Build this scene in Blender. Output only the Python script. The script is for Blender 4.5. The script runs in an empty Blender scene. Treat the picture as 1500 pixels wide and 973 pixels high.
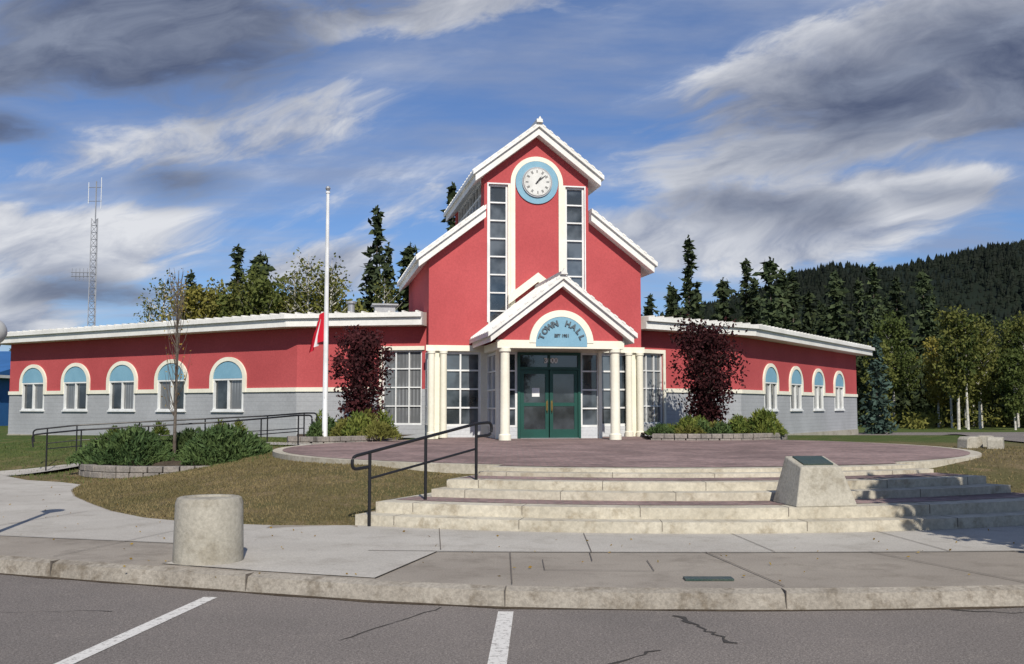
import bpy, math, random, numpy as np
from mathutils import Vector, Matrix
from mathutils.geometry import tessellate_polygon
import bmesh
random.seed(7); rng=np.random.default_rng(7)
R=math.radians
scene=bpy.context.scene
COL=scene.collection

# ------------------------------------------------------------------ materials
def N(nt,t,**k):
    n=nt.nodes.new(t)
    for a,b in k.items(): setattr(n,a,b)
    return n
def mixrgb(nt,fac,a,b,mode='MIX'):
    n=N(nt,'ShaderNodeMix',data_type='RGBA',blend_type=mode)
    L=nt.links
    if isinstance(fac,(int,float)): n.inputs[0].default_value=fac
    else: L.new(fac,n.inputs[0])
    for s,i in ((a,6),(b,7)):
        if isinstance(s,(tuple,list)): n.inputs[i].default_value=(*s[:3],1)
        else: L.new(s,n.inputs[i])
    return n.outputs[2]
def mth(nt,op,a,b=None,c=None,clamp=False):
    n=N(nt,'ShaderNodeMath',operation=op); n.use_clamp=clamp
    for i,s in enumerate((a,b,c)):
        if s is None: continue
        if isinstance(s,(int,float)): n.inputs[i].default_value=s
        else: nt.links.new(s,n.inputs[i])
    return n.outputs[0]
def ramp(nt,v,a,b,lo=0.,hi=1.):
    n=N(nt,'ShaderNodeMapRange',interpolation_type='SMOOTHSTEP')
    nt.links.new(v,n.inputs[0])
    for i,s in enumerate((a,b,lo,hi)): n.inputs[i+1].default_value=s
    return n.outputs[0]
def noise(nt,vec,scale,detail=4,rough=.55,out=0):
    n=N(nt,'ShaderNodeTexNoise'); n.inputs['Scale'].default_value=scale
    n.inputs['Detail'].default_value=detail; n.inputs['Roughness'].default_value=rough
    if vec is not None: nt.links.new(vec,n.inputs['Vector'])
    return n.outputs[out]
def newmat(name,rough=.7,metal=0.,spec=.5):
    m=bpy.data.materials.new(name); m.use_nodes=True; nt=m.node_tree
    b=nt.nodes['Principled BSDF']; b.inputs['Roughness'].default_value=rough
    b.inputs['Metallic'].default_value=metal; b.inputs['Specular IOR Level'].default_value=spec
    tc=N(nt,'ShaderNodeTexCoord')
    return m,nt,b,tc.outputs['Object']
def bump(nt,b,h,strength=.3,dist=.01):
    n=N(nt,'ShaderNodeBump'); n.inputs['Strength'].default_value=strength; n.inputs['Distance'].default_value=dist
    nt.links.new(h,n.inputs['Height']); nt.links.new(n.outputs[0],b.inputs['Normal'])
def mat(name,c1,c2=None,s1=1.,s2=30.,rough=.7,bs=0.,bd=.01,metal=0.,spec=.4,fine=.25,stain=None,sa=.6):
    m,nt,b,co=newmat(name,rough,metal,spec)
    c2=c2 or tuple(x*.82 for x in c1)
    n1=ramp(nt,noise(nt,co,s1,5),.3,.7); n2=noise(nt,co,s2,4,.7)
    c=mixrgb(nt,n1,c1,c2)
    if stain: c=mixrgb(nt,ramp(nt,noise(nt,co,s1*3.3,6,.7),.48,.70,0,sa),c,stain)
    d=ramp(nt,n2,.25,.75,1-fine,1+fine)
    v=N(nt,'ShaderNodeVectorMath',operation='SCALE'); nt.links.new(c,v.inputs[0]); nt.links.new(d,v.inputs['Scale'])
    nt.links.new(v.outputs[0],b.inputs['Base Color'])
    if bs: bump(nt,b,n2,bs,bd)
    return m
M_red=mat('red_stucco',(.455,.086,.090),(.395,.070,.074),.5,18,.85,.4,.01,fine=.09,spec=.2)
M_cream=mat('cream_trim',(.80,.77,.65),(.73,.70,.58),1.2,12,.6,fine=.05)
M_white=mat('white_metal_roof',(.78,.77,.73),(.66,.65,.61),.8,9,.5,fine=.07)
M_frame=mat('white_window_frame',(.76,.77,.76),None,2,12,.5,fine=.04)
M_blue=mat('light_blue_panel',(.20,.38,.49),(.17,.34,.45),2,20,.6,fine=.06)
M_green=mat('dark_green_frame',(.012,.07,.055),None,2,20,.4,fine=.06)
M_conc=mat('concrete',(.40,.375,.315),(.30,.28,.235),.9,25,.9,.5,.012,fine=.16,spec=.2,stain=(.20,.175,.13))
M_kerb=mat('kerb_concrete',(.33,.30,.255),(.25,.225,.19),1.3,30,.95,.6,.015,fine=.22,spec=.1,stain=(.14,.115,.085),sa=.8)
M_step=mat('step_concrete',(.53,.49,.40),(.41,.375,.30),1.1,16,.9,.5,.01,fine=.16,spec=.2,stain=(.26,.215,.15),sa=.7)
M_rock=mat('retaining_stone',(.28,.25,.22),(.18,.165,.15),3,22,.9,.6,.02,fine=.25,spec=.2)
M_black=mat('black_rail',(.012,.012,.014),None,2,20,.4,fine=.1)
M_steel=mat('galvanised_steel',(.35,.36,.38),None,2,20,.5,metal=.4,fine=.1)
M_letter=mat('grey_lettering',(.09,.12,.14),None,2,20,.5,fine=.05)
M_pole=mat('white_pole',(.74,.75,.75),None,2,20,.35,fine=.04)
M_soil=mat('soil',(.06,.045,.032),(.09,.07,.05),2,20,.95,.8,.03,fine=.4,spec=.1)
M_bark=mat('bark',(.09,.07,.055),(.15,.13,.11),6,30,.95,.5,.02,fine=.3,spec=.1)
M_birch=mat('birch_bark',(.60,.58,.52),(.36,.34,.30),4,12,.9,.3,.02,fine=.3,spec=.1)
M_joint=mat('joint_dark',(.14,.12,.10),None,4,30,.95,fine=.3)
M_crack=mat('crack_dark',(.05,.045,.04),None,4,30,.95,fine=.3)
M_gold=mat('brass',(.32,.22,.07),None,4,30,.45,metal=.6)
M_dial=mat('clock_dial',(.66,.66,.63),None,4,30,.5,fine=.03)
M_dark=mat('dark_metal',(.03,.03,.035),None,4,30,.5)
M_bwall=mat('blue_wall',(.03,.13,.34),None,1,10,.6,fine=.06)
M_bronze=mat('bronze_plaque',(.05,.09,.08),(.09,.11,.09),6,60,.45,metal=.5,fine=.3)

def siding(name,c,period):
    m,nt,b,co=newmat(name,.65,0,.3)
    s=N(nt,'ShaderNodeSeparateXYZ'); nt.links.new(co,s.inputs[0])
    f=mth(nt,'FRACT',mth(nt,'DIVIDE',s.outputs[2],period))
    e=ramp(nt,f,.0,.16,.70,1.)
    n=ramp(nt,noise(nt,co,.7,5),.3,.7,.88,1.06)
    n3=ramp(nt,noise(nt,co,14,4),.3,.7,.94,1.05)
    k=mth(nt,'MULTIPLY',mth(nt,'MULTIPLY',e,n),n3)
    v=N(nt,'ShaderNodeVectorMath',operation='SCALE'); v.inputs[0].default_value=c; nt.links.new(k,v.inputs['Scale'])
    nt.links.new(v.outputs[0],b.inputs['Base Color'])
    bump(nt,b,f,.5,.02); return m
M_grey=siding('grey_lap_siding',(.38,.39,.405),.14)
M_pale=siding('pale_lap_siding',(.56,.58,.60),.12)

def glassmat(name,c1,c2,stripe=0.,rough=.06):
    m,nt,b,co=newmat(name,rough,0,.6)
    n=ramp(nt,noise(nt,co,1.1,3),.38,.62)
    c=mixrgb(nt,n,c1,c2)
    if stripe:
        s=N(nt,'ShaderNodeSeparateXYZ'); nt.links.new(co,s.inputs[0])
        f=mth(nt,'FRACT',mth(nt,'MULTIPLY',s.outputs[0],stripe))
        c=mixrgb(nt,ramp(nt,f,.3,.6),c,tuple(x*.55 for x in c2))
    nt.links.new(c,b.inputs['Base Color']); 
    b.inputs['Coat Weight'].default_value=1.; b.inputs['Coat Roughness'].default_value=.02
    return m
M_glass=glassmat('window_glass',(.012,.016,.02),(.05,.06,.07))
M_glass2=glassmat('tower_window_glass',(.02,.028,.035),(.10,.12,.14))
M_blind=glassmat('window_glass_with_blinds',(.13,.135,.14),(.23,.24,.25),9.)

def asphalt():
    m,nt,b,co=newmat('asphalt',.92,0,.15)
    n1=ramp(nt,noise(nt,co,.35,5),.3,.7); n2=noise(nt,co,55,3,.8); n3=noise(nt,co,3.,6,.7)
    c=mixrgb(nt,n1,(.240,.212,.192),(.190,.170,.156))
    c=mixrgb(nt,ramp(nt,n3,.52,.75,0,.5),c,(.28,.25,.22))
    vo=N(nt,'ShaderNodeTexVoronoi'); vo.inputs['Scale'].default_value=95; nt.links.new(co,vo.inputs['Vector'])
    k=mth(nt,'MULTIPLY',ramp(nt,n2,.25,.75,.58,1.42),ramp(nt,vo.outputs[0],.1,.6,1.3,.78))
    v=N(nt,'ShaderNodeVectorMath',operation='SCALE'); nt.links.new(c,v.inputs[0]); nt.links.new(k,v.inputs['Scale'])
    nt.links.new(v.outputs[0],b.inputs['Base Color']); bump(nt,b,n2,.7,.012); return m
M_asph=asphalt()
def paint():
    m,nt,b,co=newmat('road_paint',.8,0,.3)
    n=noise(nt,co,22,5,.8); c=mixrgb(nt,ramp(nt,n,.50,.64),(.64,.62,.58),(.28,.26,.24))
    nt.links.new(c,b.inputs['Base Color']); return m
M_paint=paint()
def sidewalkmat(name,ca,cb,stain):
    m,nt,b,co=newmat(name,.9,0,.2)
    n1=ramp(nt,noise(nt,co,.5,6,.6),.32,.68); n2=noise(nt,co,60,4,.75); n3=ramp(nt,noise(nt,co,2.2,6,.7),.46,.72,0,.7)
    c=mixrgb(nt,n1,ca,cb); c=mixrgb(nt,n3,c,stain)
    v=N(nt,'ShaderNodeVectorMath',operation='SCALE'); nt.links.new(c,v.inputs[0]); nt.links.new(ramp(nt,n2,.25,.75,.80,1.20),v.inputs['Scale'])
    nt.links.new(v.outputs[0],b.inputs['Base Color']); bump(nt,b,n2,.5,.006); return m
M_side=sidewalkmat('sidewalk_concrete',(.32,.285,.24),(.25,.22,.185),(.185,.16,.13))
M_side2=sidewalkmat('light_sidewalk_concrete',(.45,.425,.38),(.385,.36,.32),(.30,.275,.235))
def brick():
    m,nt,b,co=newmat('brick_paving',.9,0,.15)
    br=N(nt,'ShaderNodeTexBrick'); br.inputs['Scale'].default_value=1.
    br.inputs['Brick Width'].default_value=.22; br.inputs['Row Height'].default_value=.11; br.inputs['Mortar Size'].default_value=.008
    br.inputs['Color1'].default_value=(.285,.195,.18,1); br.inputs['Color2'].default_value=(.20,.14,.133,1); br.inputs['Mortar'].default_value=(.19,.165,.15,1)
    nt.links.new(co,br.inputs['Vector'])
    n=mth(nt,'MULTIPLY',ramp(nt,noise(nt,co,.8,5),.3,.7,.76,1.24),ramp(nt,noise(nt,co,9,4),.3,.7,.82,1.18))
    v=N(nt,'ShaderNodeVectorMath',operation='SCALE'); nt.links.new(br.outputs[0],v.inputs[0]); nt.links.new(n,v.inputs['Scale'])
    nt.links.new(v.outputs[0],b.inputs['Base Color']); bump(nt,b,br.outputs[1],-.4,.006); return m
M_brick=brick()
def groundmat():
    m,nt,b,co=newmat('lawn_ground',.95,0,.1)
    n1=ramp(nt,noise(nt,co,.45,6,.6),.35,.65); n2=noise(nt,co,30,5,.8); n3=ramp(nt,noise(nt,co,1.7,6,.7),.46,.66)
    c=mixrgb(nt,n1,(.165,.130,.065),(.115,.108,.045)); c=mixrgb(nt,n3,c,(.225,.17,.095))
    s=N(nt,'ShaderNodeSeparateXYZ'); nt.links.new(co,s.inputs[0])
    far=ramp(nt,s.outputs[1],24,30); c=mixrgb(nt,far,c,mixrgb(nt,n3,(.07,.105,.028),(.13,.13,.05)))
    far2=ramp(nt,s.outputs[1],66,76); c=mixrgb(nt,far2,c,(.035,.035,.018))
    v=N(nt,'ShaderNodeVectorMath',operation='SCALE'); nt.links.new(c,v.inputs[0]); nt.links.new(ramp(nt,n2,.25,.75,.55,1.45),v.inputs['Scale'])
    nt.links.new(v.outputs[0],b.inputs['Base Color']); bump(nt,b,n2,.9,.04); return m
M_ground=groundmat()
def foliage(name,ca,cb,cc=None,sc=1.2,trans=.25):
    m,nt,b,co=newmat(name,.75,0,.15)
    g=N(nt,'ShaderNodeNewGeometry'); oi=N(nt,'ShaderNodeObjectInfo')
    n=ramp(nt,noise(nt,co,sc,3),.35,.65)
    c=mixrgb(nt,mth(nt,'ADD',mth(nt,'MULTIPLY',n,.55),mth(nt,'MULTIPLY',g.outputs['Random Per Island'],.45)),ca,cb)
    if cc: c=mixrgb(nt,ramp(nt,oi.outputs['Random'],.40,.95,0,.85),c,cc)
    k=ramp(nt,oi.outputs['Random'],0,1,.75,1.25)
    v=N(nt,'ShaderNodeVectorMath',operation='SCALE'); nt.links.new(c,v.inputs[0]); nt.links.new(k,v.inputs['Scale'])
    nt.links.new(v.outputs[0],b.inputs['Base Color'])
    if trans>0:
        t=N(nt,'ShaderNodeBsdfTranslucent'); nt.links.new(v.outputs[0],t.inputs[0])
        mx=N(nt,'ShaderNodeMixShader'); mx.inputs[0].default_value=trans
        nt.links.new(b.outputs[0],mx.inputs[1]); nt.links.new(t.outputs[0],mx.inputs[2])
        nt.links.new(mx.outputs[0],nt.nodes['Material Output'].inputs[0])
    return m
F_con=foliage('conifer_needles',(.022,.036,.018),(.066,.085,.036),trans=0)
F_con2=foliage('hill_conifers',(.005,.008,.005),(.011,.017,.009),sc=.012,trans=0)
F_asp=foliage('aspen_leaves',(.10,.12,.03),(.19,.19,.05),(.28,.21,.04))
F_bir=foliage('green_leaves',(.06,.09,.025),(.125,.15,.04),(.17,.155,.04))
F_pur=foliage('purple_leaves',(.016,.006,.007),(.070,.018,.020),sc=2.,trans=.12)
F_jun=foliage('juniper_needles',(.025,.05,.018),(.075,.11,.035),sc=2.,trans=0)
F_grs=foliage('grass_blades',(.135,.115,.05),(.245,.19,.095),sc=.8)
F_grs2=foliage('green_grass_blades',(.07,.10,.03),(.13,.15,.05),sc=.8)
F_bed=foliage('bed_leaves',(.05,.09,.02),(.20,.22,.05),sc=3.)
F_fall=foliage('autumn_leaves',(.25,.14,.03),(.35,.25,.05))
F_blu=foliage('blue_spruce_needles',(.03,.055,.045),(.07,.11,.09),trans=0)

# ------------------------------------------------------------------ mesh builder
class MB:
    def __init__(s): s.v=[];s.f=[];s.m=[];s.mats=[]
    def mi(s,m):
        if m not in s.mats: s.mats.append(m)
        return s.mats.index(m)
    def add(s,vs,fs,m,M=None):
        o=len(s.v); k=s.mi(m)
        s.v+= [tuple(M@Vector(v)) for v in vs] if M is not None else [tuple(v) for v in vs]
        for f in fs: s.f.append(tuple(i+o for i in f)); s.m.append(k)
    def box(s,x0,x1,y0,y1,z0,z1,m,M=None):
        vs=[(x,y,z) for z in (z0,z1) for y in (y0,y1) for x in (x0,x1)]
        s.add(vs,[(0,2,3,1),(4,5,7,6),(0,1,5,4),(2,6,7,3),(0,4,6,2),(1,3,7,5)],m,M)
    def prism(s,p,y0,y1,m,M=None):
        n=len(p); vs=[(a,y0,b) for a,b in p]+[(a,y1,b) for a,b in p]
        fs=[tuple(range(n)),tuple(range(2*n-1,n-1,-1))]+[(i,i+n,(i+1)%n+n,(i+1)%n) for i in range(n)]
        s.add(vs,fs,m,M)
    def slab(s,p,z0,z1,m,M=None):
        n=len(p); tris=tessellate_polygon([[Vector((a,b,0)) for a,b in p]])
        vs=[(a,b,z0) for a,b in p]+[(a,b,z1) for a,b in p]
        fs=[tuple(i+n for i in t) for t in tris]+[(i,(i+1)%n,(i+1)%n+n,i+n) for i in range(n)]
        s.add(vs,fs,m,M)
    def sheet(s,p,z,m,M=None):
        tris=tessellate_polygon([[Vector((a,b,0)) for a,b in p]])
        s.add([(a,b,z) for a,b in p],[tuple(t) for t in tris],m,M)
    def tube(s,pts,rad,m,n=8,M=None,cap=True):
        V,F=tube_arr(pts,rad,n,cap); s.add(V,F,m,M)
    def lathe(s,prof,m,n=32,M=None):
        vs=[];fs=[]
        for r,z in prof:
            for i in range(n):
                a=2*math.pi*i/n; vs.append((r*math.cos(a),r*math.sin(a),z))
        for k in range(len(prof)-1):
            for i in range(n): j=(i+1)%n; fs.append((k*n+i,k*n+j,(k+1)*n+j,(k+1)*n+i))
        fs.append(tuple(range(n))[::-1]); fs.append(tuple(range((len(prof)-1)*n,len(prof)*n)))
        s.add(vs,fs,m,M)
    def obj(s,name,parent=None,smooth=False,bevel=0,recalc=True):
        me=bpy.data.meshes.new(name); me.from_pydata(s.v,[],s.f)
        for m in s.mats: me.materials.append(m)
        me.polygons.foreach_set('material_index',s.m)
        if recalc:
            bm=bmesh.new(); bm.from_mesh(me); bmesh.ops.recalc_face_normals(bm,faces=bm.faces); bm.to_mesh(me); bm.free()
        o=bpy.data.objects.new(name,me); COL.objects.link(o)
        if smooth:
            for p in me.polygons: p.use_smooth=True
            try: me.set_sharp_from_angle(angle=R(40))
            except Exception: pass
        if bevel:
            b=o.modifiers.new('bevel','BEVEL'); b.width=bevel; b.segments=2; b.limit_method='ANGLE'
        if parent:
            o.parent=parent; o.matrix_parent_inverse=Matrix.Translation(-parent.location)
        return o
def tube_arr(pts,rad,n=6,cap=True):
    V=[];F=[]; pts=[Vector(p) for p in pts]
    if isinstance(rad,(int,float)): rad=[rad]*len(pts)
    for i,p in enumerate(pts):
        d=(pts[min(i+1,len(pts)-1)]-pts[max(i-1,0)]).normalized()
        u=d.cross(Vector((0,0,1)) if abs(d.z)<.95 else Vector((0,1,0))).normalized(); w=d.cross(u)
        for k in range(n):
            a=2*math.pi*k/n; V.append(tuple(p+(u*math.cos(a)+w*math.sin(a))*rad[i]))
    for i in range(len(pts)-1):
        for k in range(n): j=(k+1)%n; F.append((i*n+k,i*n+j,(i+1)*n+j,(i+1)*n+k))
    if cap: F.append(tuple(range(n))[::-1]); F.append(tuple(range((len(pts)-1)*n,len(pts)*n)))
    return V,F
def empty(name,loc):
    o=bpy.data.objects.new(name,None); o.location=loc; COL.objects.link(o); return o
def frame(p0,p1):
    d=Vector((p1[0]-p0[0],p1[1]-p0[1],0)); L=d.length; d/=L
    M=Matrix(((d.x,-d.y,0,p0[0]),(d.y,d.x,0,p0[1]),(0,0,1,0),(0,0,0,1))); return M,L
def link(name,me,loc=(0,0,0),rz=0,sc=1.,parent=None):
    o=bpy.data.objects.new(name,me); COL.objects.link(o); o.location=loc; o.rotation_euler=(0,0,rz)
    o.scale=(sc,sc,sc) if isinstance(sc,(int,float)) else sc
    if parent: o.parent=parent; o.matrix_parent_inverse=Matrix.Translation(-parent.location)
    return o

# ------------------------------------------------------------------ ground
PC=(2.3,23.0)
def arc(Rr,a0,a1,n=24):   # angles measured from -Y, positive to +X
    return [(PC[0]+Rr*math.sin(R(a0+(a1-a0)*i/n)),PC[1]-Rr*math.cos(R(a0+(a1-a0)*i/n))) for i in range(n+1)]
kerb=[(-200,30),(-60,19.5),(-30,16),(-12,12.6),(-7.5,11.15),(-5.2,10.4),(-3.8,9.85),(-2.4,9.33),(-1.2,8.9),(-.06,8.62),(1.,8.53),(2.24,8.5),(3.3,8.56),(4.34,8.68),(7,8.95),(12,9.6),(30,11),(200,18)]
left_edge=[(-3.1,13.2),(-4.1,13.5),(-5.0,14.1),(-5.8,15),(-6.6,16.2),(-7.4,17.5),(-8,18.8),(-8.3,20.),(-9.0,20.7),(-10.0,21.3),(-12.5,24.3),(-14,25.2),(-30,27),(-200,60)]
grass_edge=[(200,24),(30,17.5),(14,15.2),(8.6,13.9)]+arc(10.7,31.9,-23.7,30)+left_edge
paved=[(-200,-80),(200,-80)]+grass_edge
def sdist(X,Y,poly):
    P=np.array(poly); Q=np.roll(P,-1,0); d=np.full(X.shape,1e9); ins=np.zeros(X.shape,bool)
    for (ax,ay),(bx,by) in zip(P,Q):
        ex,ey=bx-ax,by-ay; t=np.clip(((X-ax)*ex+(Y-ay)*ey)/(ex*ex+ey*ey+1e-12),0,1)
        d=np.minimum(d,np.hypot(X-ax-t*ex,Y-ay-t*ey))
        c=((ay>Y)!=(by>Y)); xi=ax+(Y-ay)/(by-ay+1e-12)*ex
        ins^=c&(X<xi)
    return np.where(ins,-d,d)
def sst(t): t=np.clip(t,0,1); return t*t*(3-2*t)
def ground_h(X,Y):
    X=np.asarray(X,float);Y=np.asarray(Y,float)
    sd=sdist(X,Y,paved)
    out=.15+np.minimum(sd*.5,.03)+.54*sst(sd/4.6)
    inn=.15-np.minimum(-sd*.5,.27)
    h=np.where(sd>0,out,inn)
    h=np.where((sd>0),h-.40*sst((Y-33)/14)*sst((X+30)/10.),h)
    h=np.where((sd>0),h-.22*sst((-7.-X)/4)*sst((Y-22)/2)*(1-sst((Y-29)/4)),h)
    rr=np.hypot(X-PC[0],Y-PC[1]); h=np.where(rr<7.4,np.minimum(h,.66),h)
    return h
def gh(x,y): return float(ground_h(np.array([x]),np.array([y]))[0])
def axis(lo,hi,step,far):
    a=list(np.arange(lo,hi,step)); x=a[-1]; s=step
    while x<far: s*=1.25; x+=s; a.append(x)
    x=a[0]; s=step; b=[]
    while x>-far: s*=1.25; x-=s; b.append(x)
    return np.array(b[::-1]+a)
xs=axis(-16,15,.22,3000); ys=axis(8,34,.22,3000)
GX,GY=np.meshgrid(xs,ys); GZ=ground_h(GX,GY)
nx,ny=len(xs),len(ys)
V=np.stack([GX.ravel(),GY.ravel(),GZ.ravel()],1)
I=np.arange(nx*ny).reshape(ny,nx)
F=np.stack([I[:-1,:-1].ravel(),I[:-1,1:].ravel(),I[1:,1:].ravel(),I[1:,:-1].ravel()],1)
me=bpy.data.meshes.new('ground'); me.from_pydata(V.tolist(),[],F.tolist()); me.materials.append(M_ground)
for p in me.polygons: p.use_smooth=True
COL.objects.link(bpy.data.objects.new('ground',me))
b=MB(); b.sheet([(-200,-80),(200,-80)]+kerb[::-1],0.0,M_asph); b.obj('road')
def off(poly,d):
    out=[]
    for i,p in enumerate(poly):
        a=Vector(poly[max(i-1,0)]);c=Vector(poly[min(i+1,len(poly)-1)]); t=(c-a).normalized(); out.append((p[0]-t.y*d,p[1]+t.x*d))
    return out
kf=[]
for a,c in zip(kerb[:-1],kerb[1:]):
    n_=max(1,min(8,int(math.dist(a,c)/.35)))
    kf+=[(a[0]+(c[0]-a[0])*i/n_+random.uniform(-.006,.006),a[1]+(c[1]-a[1])*i/n_+random.uniform(-.008,.008)) for i in range(n_)]
kf.append(kerb[-1])
k2=off(kf,.13); k3=off(kf,.138)
b=MB(); b.sheet(k3+grass_edge,.15,M_side)
b.obj('sidewalk')
b=MB()
k1=off(kf,.035)
for i in range(len(kf)-1):
    q=[(*kf[i],-.02),(*kf[i+1],-.02),(*k1[i+1],.125),(*k1[i],.125)]
    b.add(q,[(0,1,2,3)],M_kerb)
    b.add([(*k1[i],.125),(*k1[i+1],.125),(*k2[i+1],.152),(*k2[i],.152)],[(0,1,2,3)],M_kerb)
    b.add([(*k2[i],.152),(*k2[i+1],.152),(*k3[i+1],.13),(*k3[i],.13)],[(0,1,2,3)],M_joint)
for kx in (-7.2,-4.4,-2.35,.02,2.3,4.6,7.2):
    j=min(range(len(kf)),key=lambda q:abs(kf[q][0]-kx)); p=kf[j];q=kf[j+1]; M,_=frame(p,q)
    b.box(-.004,.004,.006,.13,-.01,.1525,M_joint,M)
b.obj('kerb')
def ribbon(b,pts,w,z,m,jit=0):
    L=[];Rr=[]
    for i,p in enumerate(pts):
        a=Vector(pts[max(i-1,0)]);c=Vector(pts[min(i+1,len(pts)-1)]);t=(c-a).normalized()
        ww=w*.5*(1+random.uniform(-jit,jit)); L.append((p[0]-t.y*ww,p[1]+t.x*ww,z));Rr.append((p[0]+t.y*ww,p[1]-t.x*ww,z))
    for i in range(len(pts)-1): b.add([L[i],L[i+1],Rr[i+1],Rr[i]],[(0,1,2,3)],m)
b=MB()
ribbon(b,[(-2.62,9.05),(-2.9,6.58),(-3.2,3.6)],.125,.004,M_paint)
ribbon(b,[(-.05,8.42),(-.1,6.58),(-.16,3.6)],.125,.004,M_paint)
for k in (1,2,3): ribbon(b,[(-2.6-2.75*k,9.1+1.0*k),(-3.0-2.75*k,6.8+.9*k)],.12,.004,M_paint)
b.obj('parking_lines')
b=MB()
def wig(a,c,n,amp):
    return [(a[0]+(c[0]-a[0])*i/n+random.uniform(-amp,amp),a[1]+(c[1]-a[1])*i/n+random.uniform(-amp,amp)) for i in range(n+1)]
ribbon(b,wig((1.30,8.25),(1.55,7.3),14,.03),.035,.004,M_crack,.8)
ribbon(b,wig((-5.6,9.2),(-3.9,7.9),16,.04),.018,.004,M_crack,.7)
ribbon(b,wig((-6.8,8.2),(-3.2,8.45),24,.04),.012,.004,M_crack,.7)
ribbon(b,wig((3.6,8.5),(5.2,8.0),16,.04),.022,.004,M_crack,.7)
ribbon(b,wig((-1.2,7.4),(-.6,8.6),12,.03),.010,.004,M_crack,.7)
ribbon(b,wig((.5,6.6),(1.0,7.1),8,.03),.025,.004,M_crack,.8)
ribbon(b,off(kf,-.04)[3:-3],.07,.003,M_soil,.6)
b.obj('road_cracks')
strip_n=arc(10.7,31.5,-23.5,30)
b=MB()
b.sheet([(8.6,13.75)]+[(x,y-.02) for x,y in strip_n]+[(-1.55,10.72)]+[(x,10.72+.010*(x-2)**2) for x in (-.5,.5,1.5,2.5,3.5,4.5,5.5,6.5,7.5,8.5)],.154,M_side2)
b.sheet([(-2.25,13.12),(-2.05,13.12),(-.78,10.75),(-1.20,9.12),(-2.4,9.54),(-3.35,9.95),(-3.0,11.2),(-3.6,12.6)],.1575,M_side2)
b.sheet([(-3.05,11.25),(-3.05,13.17)]+[(x-.02,y-.03) for x,y in left_edge[1:12]]+[(-20,20),(-9,13.3),(-6,12.1)],.154,M_side2)
b.obj('light_concrete_walk')
b=MB(); J=lambda p,w=.010,j=.2: ribbon(b,p,w,.162,M_joint,j)
J([(x,10.70+.010*(x-2)**2) for x in (-1.5,-.5,.5,1.5,2.5,3.5,4.5,5.5,6.5,7.5,8.5,9.5)],.016)
J([(.85,12.3),(.82,10.72)]);J([(2.6,12.27),(2.72,10.72)]);J([(4.4,12.5),(4.55,10.8)]);J([(6.3,13.0),(6.5,10.9)]);J([(-.9,12.8),(-.75,10.9)])
J([(-.02,10.7),(.0,8.8)],.012);J([(.8,10.7),(.78,10.1)],.010);J([(2.0,10.7),(2.28,8.7)],.012);J([(3.7,10.75),(4.4,8.87)],.012);J([(5.2,10.8),(6.4,9.1)],.012)
J([(-1.2,9.1),(-.78,10.75)],.012);J([(-2.4,9.55),(-3.35,9.93),(-3.0,11.2)],.012);J([(-4.6,10.4),(-3.9,13.3)],.010)
J([(-6.9,11.2),(-6.1,14.9)],.010);J([(-3.0,11.2),(-6.0,12.1),(-9,13.3)],.012);J([(-9,12.2),(-8.8,18)],.010);J([(-12,14),(-8.1,16.5)],.010);J([(-14,17.5),(-8.2,18.9)],.010)
J([(.3,10.2),(.3,9.55)],.009);J([(.3,9.55),(1.3,9.5)],.009);J([(1.3,9.5),(1.32,10.15)],.009)
b.obj('sidewalk_joints')
b=MB(); b.box(1.5,1.92,8.98,9.12,.154,.170,M_bronze); b.obj('utility_cover')

# steps & plaza
RR=[10.7,10.35,9.46,9.10,8.25,7.93]; ZZ=[.285,.42,.53,.64,.70,.752]
AL=[-23.7,-23.2,-21.1,-20.7,-19.8,-19.5]; AR=[31.9,31.7,31.2,31.0,30.6,30.4]
steps=empty('entrance_steps',(2.3,13,0))
b=MB()
for k in range(6):
    p=arc(RR[k],AL[k],AR[k],48)+arc(6.4-.05*k,AR[k],AL[k],24)
    b.slab(p,0.02+.003*k,ZZ[k],M_step)
b.obj('risers_and_treads',steps,bevel=.012)
b=MB()
for (ra,rb,z,al,ar) in ((10.02,9.465,.424,-22.6,31.5),(8.82,8.255,.644,-20.3,30.9)):
    b.sheet(arc(ra,al,ar,40)+arc(rb,ar,al,40),z,M_brick)
b.obj('brick_terraces',steps)
b=MB()
for i,(rr,z) in enumerate(((10.7,.285),(10.35,.42),(9.46,.53),(9.10,.64),(8.25,.70))):
    a=AL[i]+3.
    while a<AR[i]-1:
        x=PC[0]+rr*math.sin(R(a));y=PC[1]-rr*math.cos(R(a))
        M=Matrix.Translation((x,y,0))@Matrix.Rotation(R(a),4,'Z')
        b.box(-.004,.004,-.003,.3,z-.11,z+.002,M_joint,M); a+=random.uniform(8,11)
b.obj('step_joints',steps)
plaza=empty('plaza',(2.3,23,.76))
b=MB(); b.slab(arc(7.45,0,360,120)[:-1],.3,.7545,M_step); b.sheet(arc(7.62,-19.3,30.2,40)+arc(7.25,30.2,329.8+10.9,100)[1:],.76,M_brick)
MT=Matrix.Translation((.758,31,0))@Matrix.Rotation(R(11),4,'Z')
b.slab([(-3.0,-4.5),(3.6,-4.5),(3.6,.5),(-3.0,.5)],.3,.757,M_brick,MT)
b.obj('paving',plaza)
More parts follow.
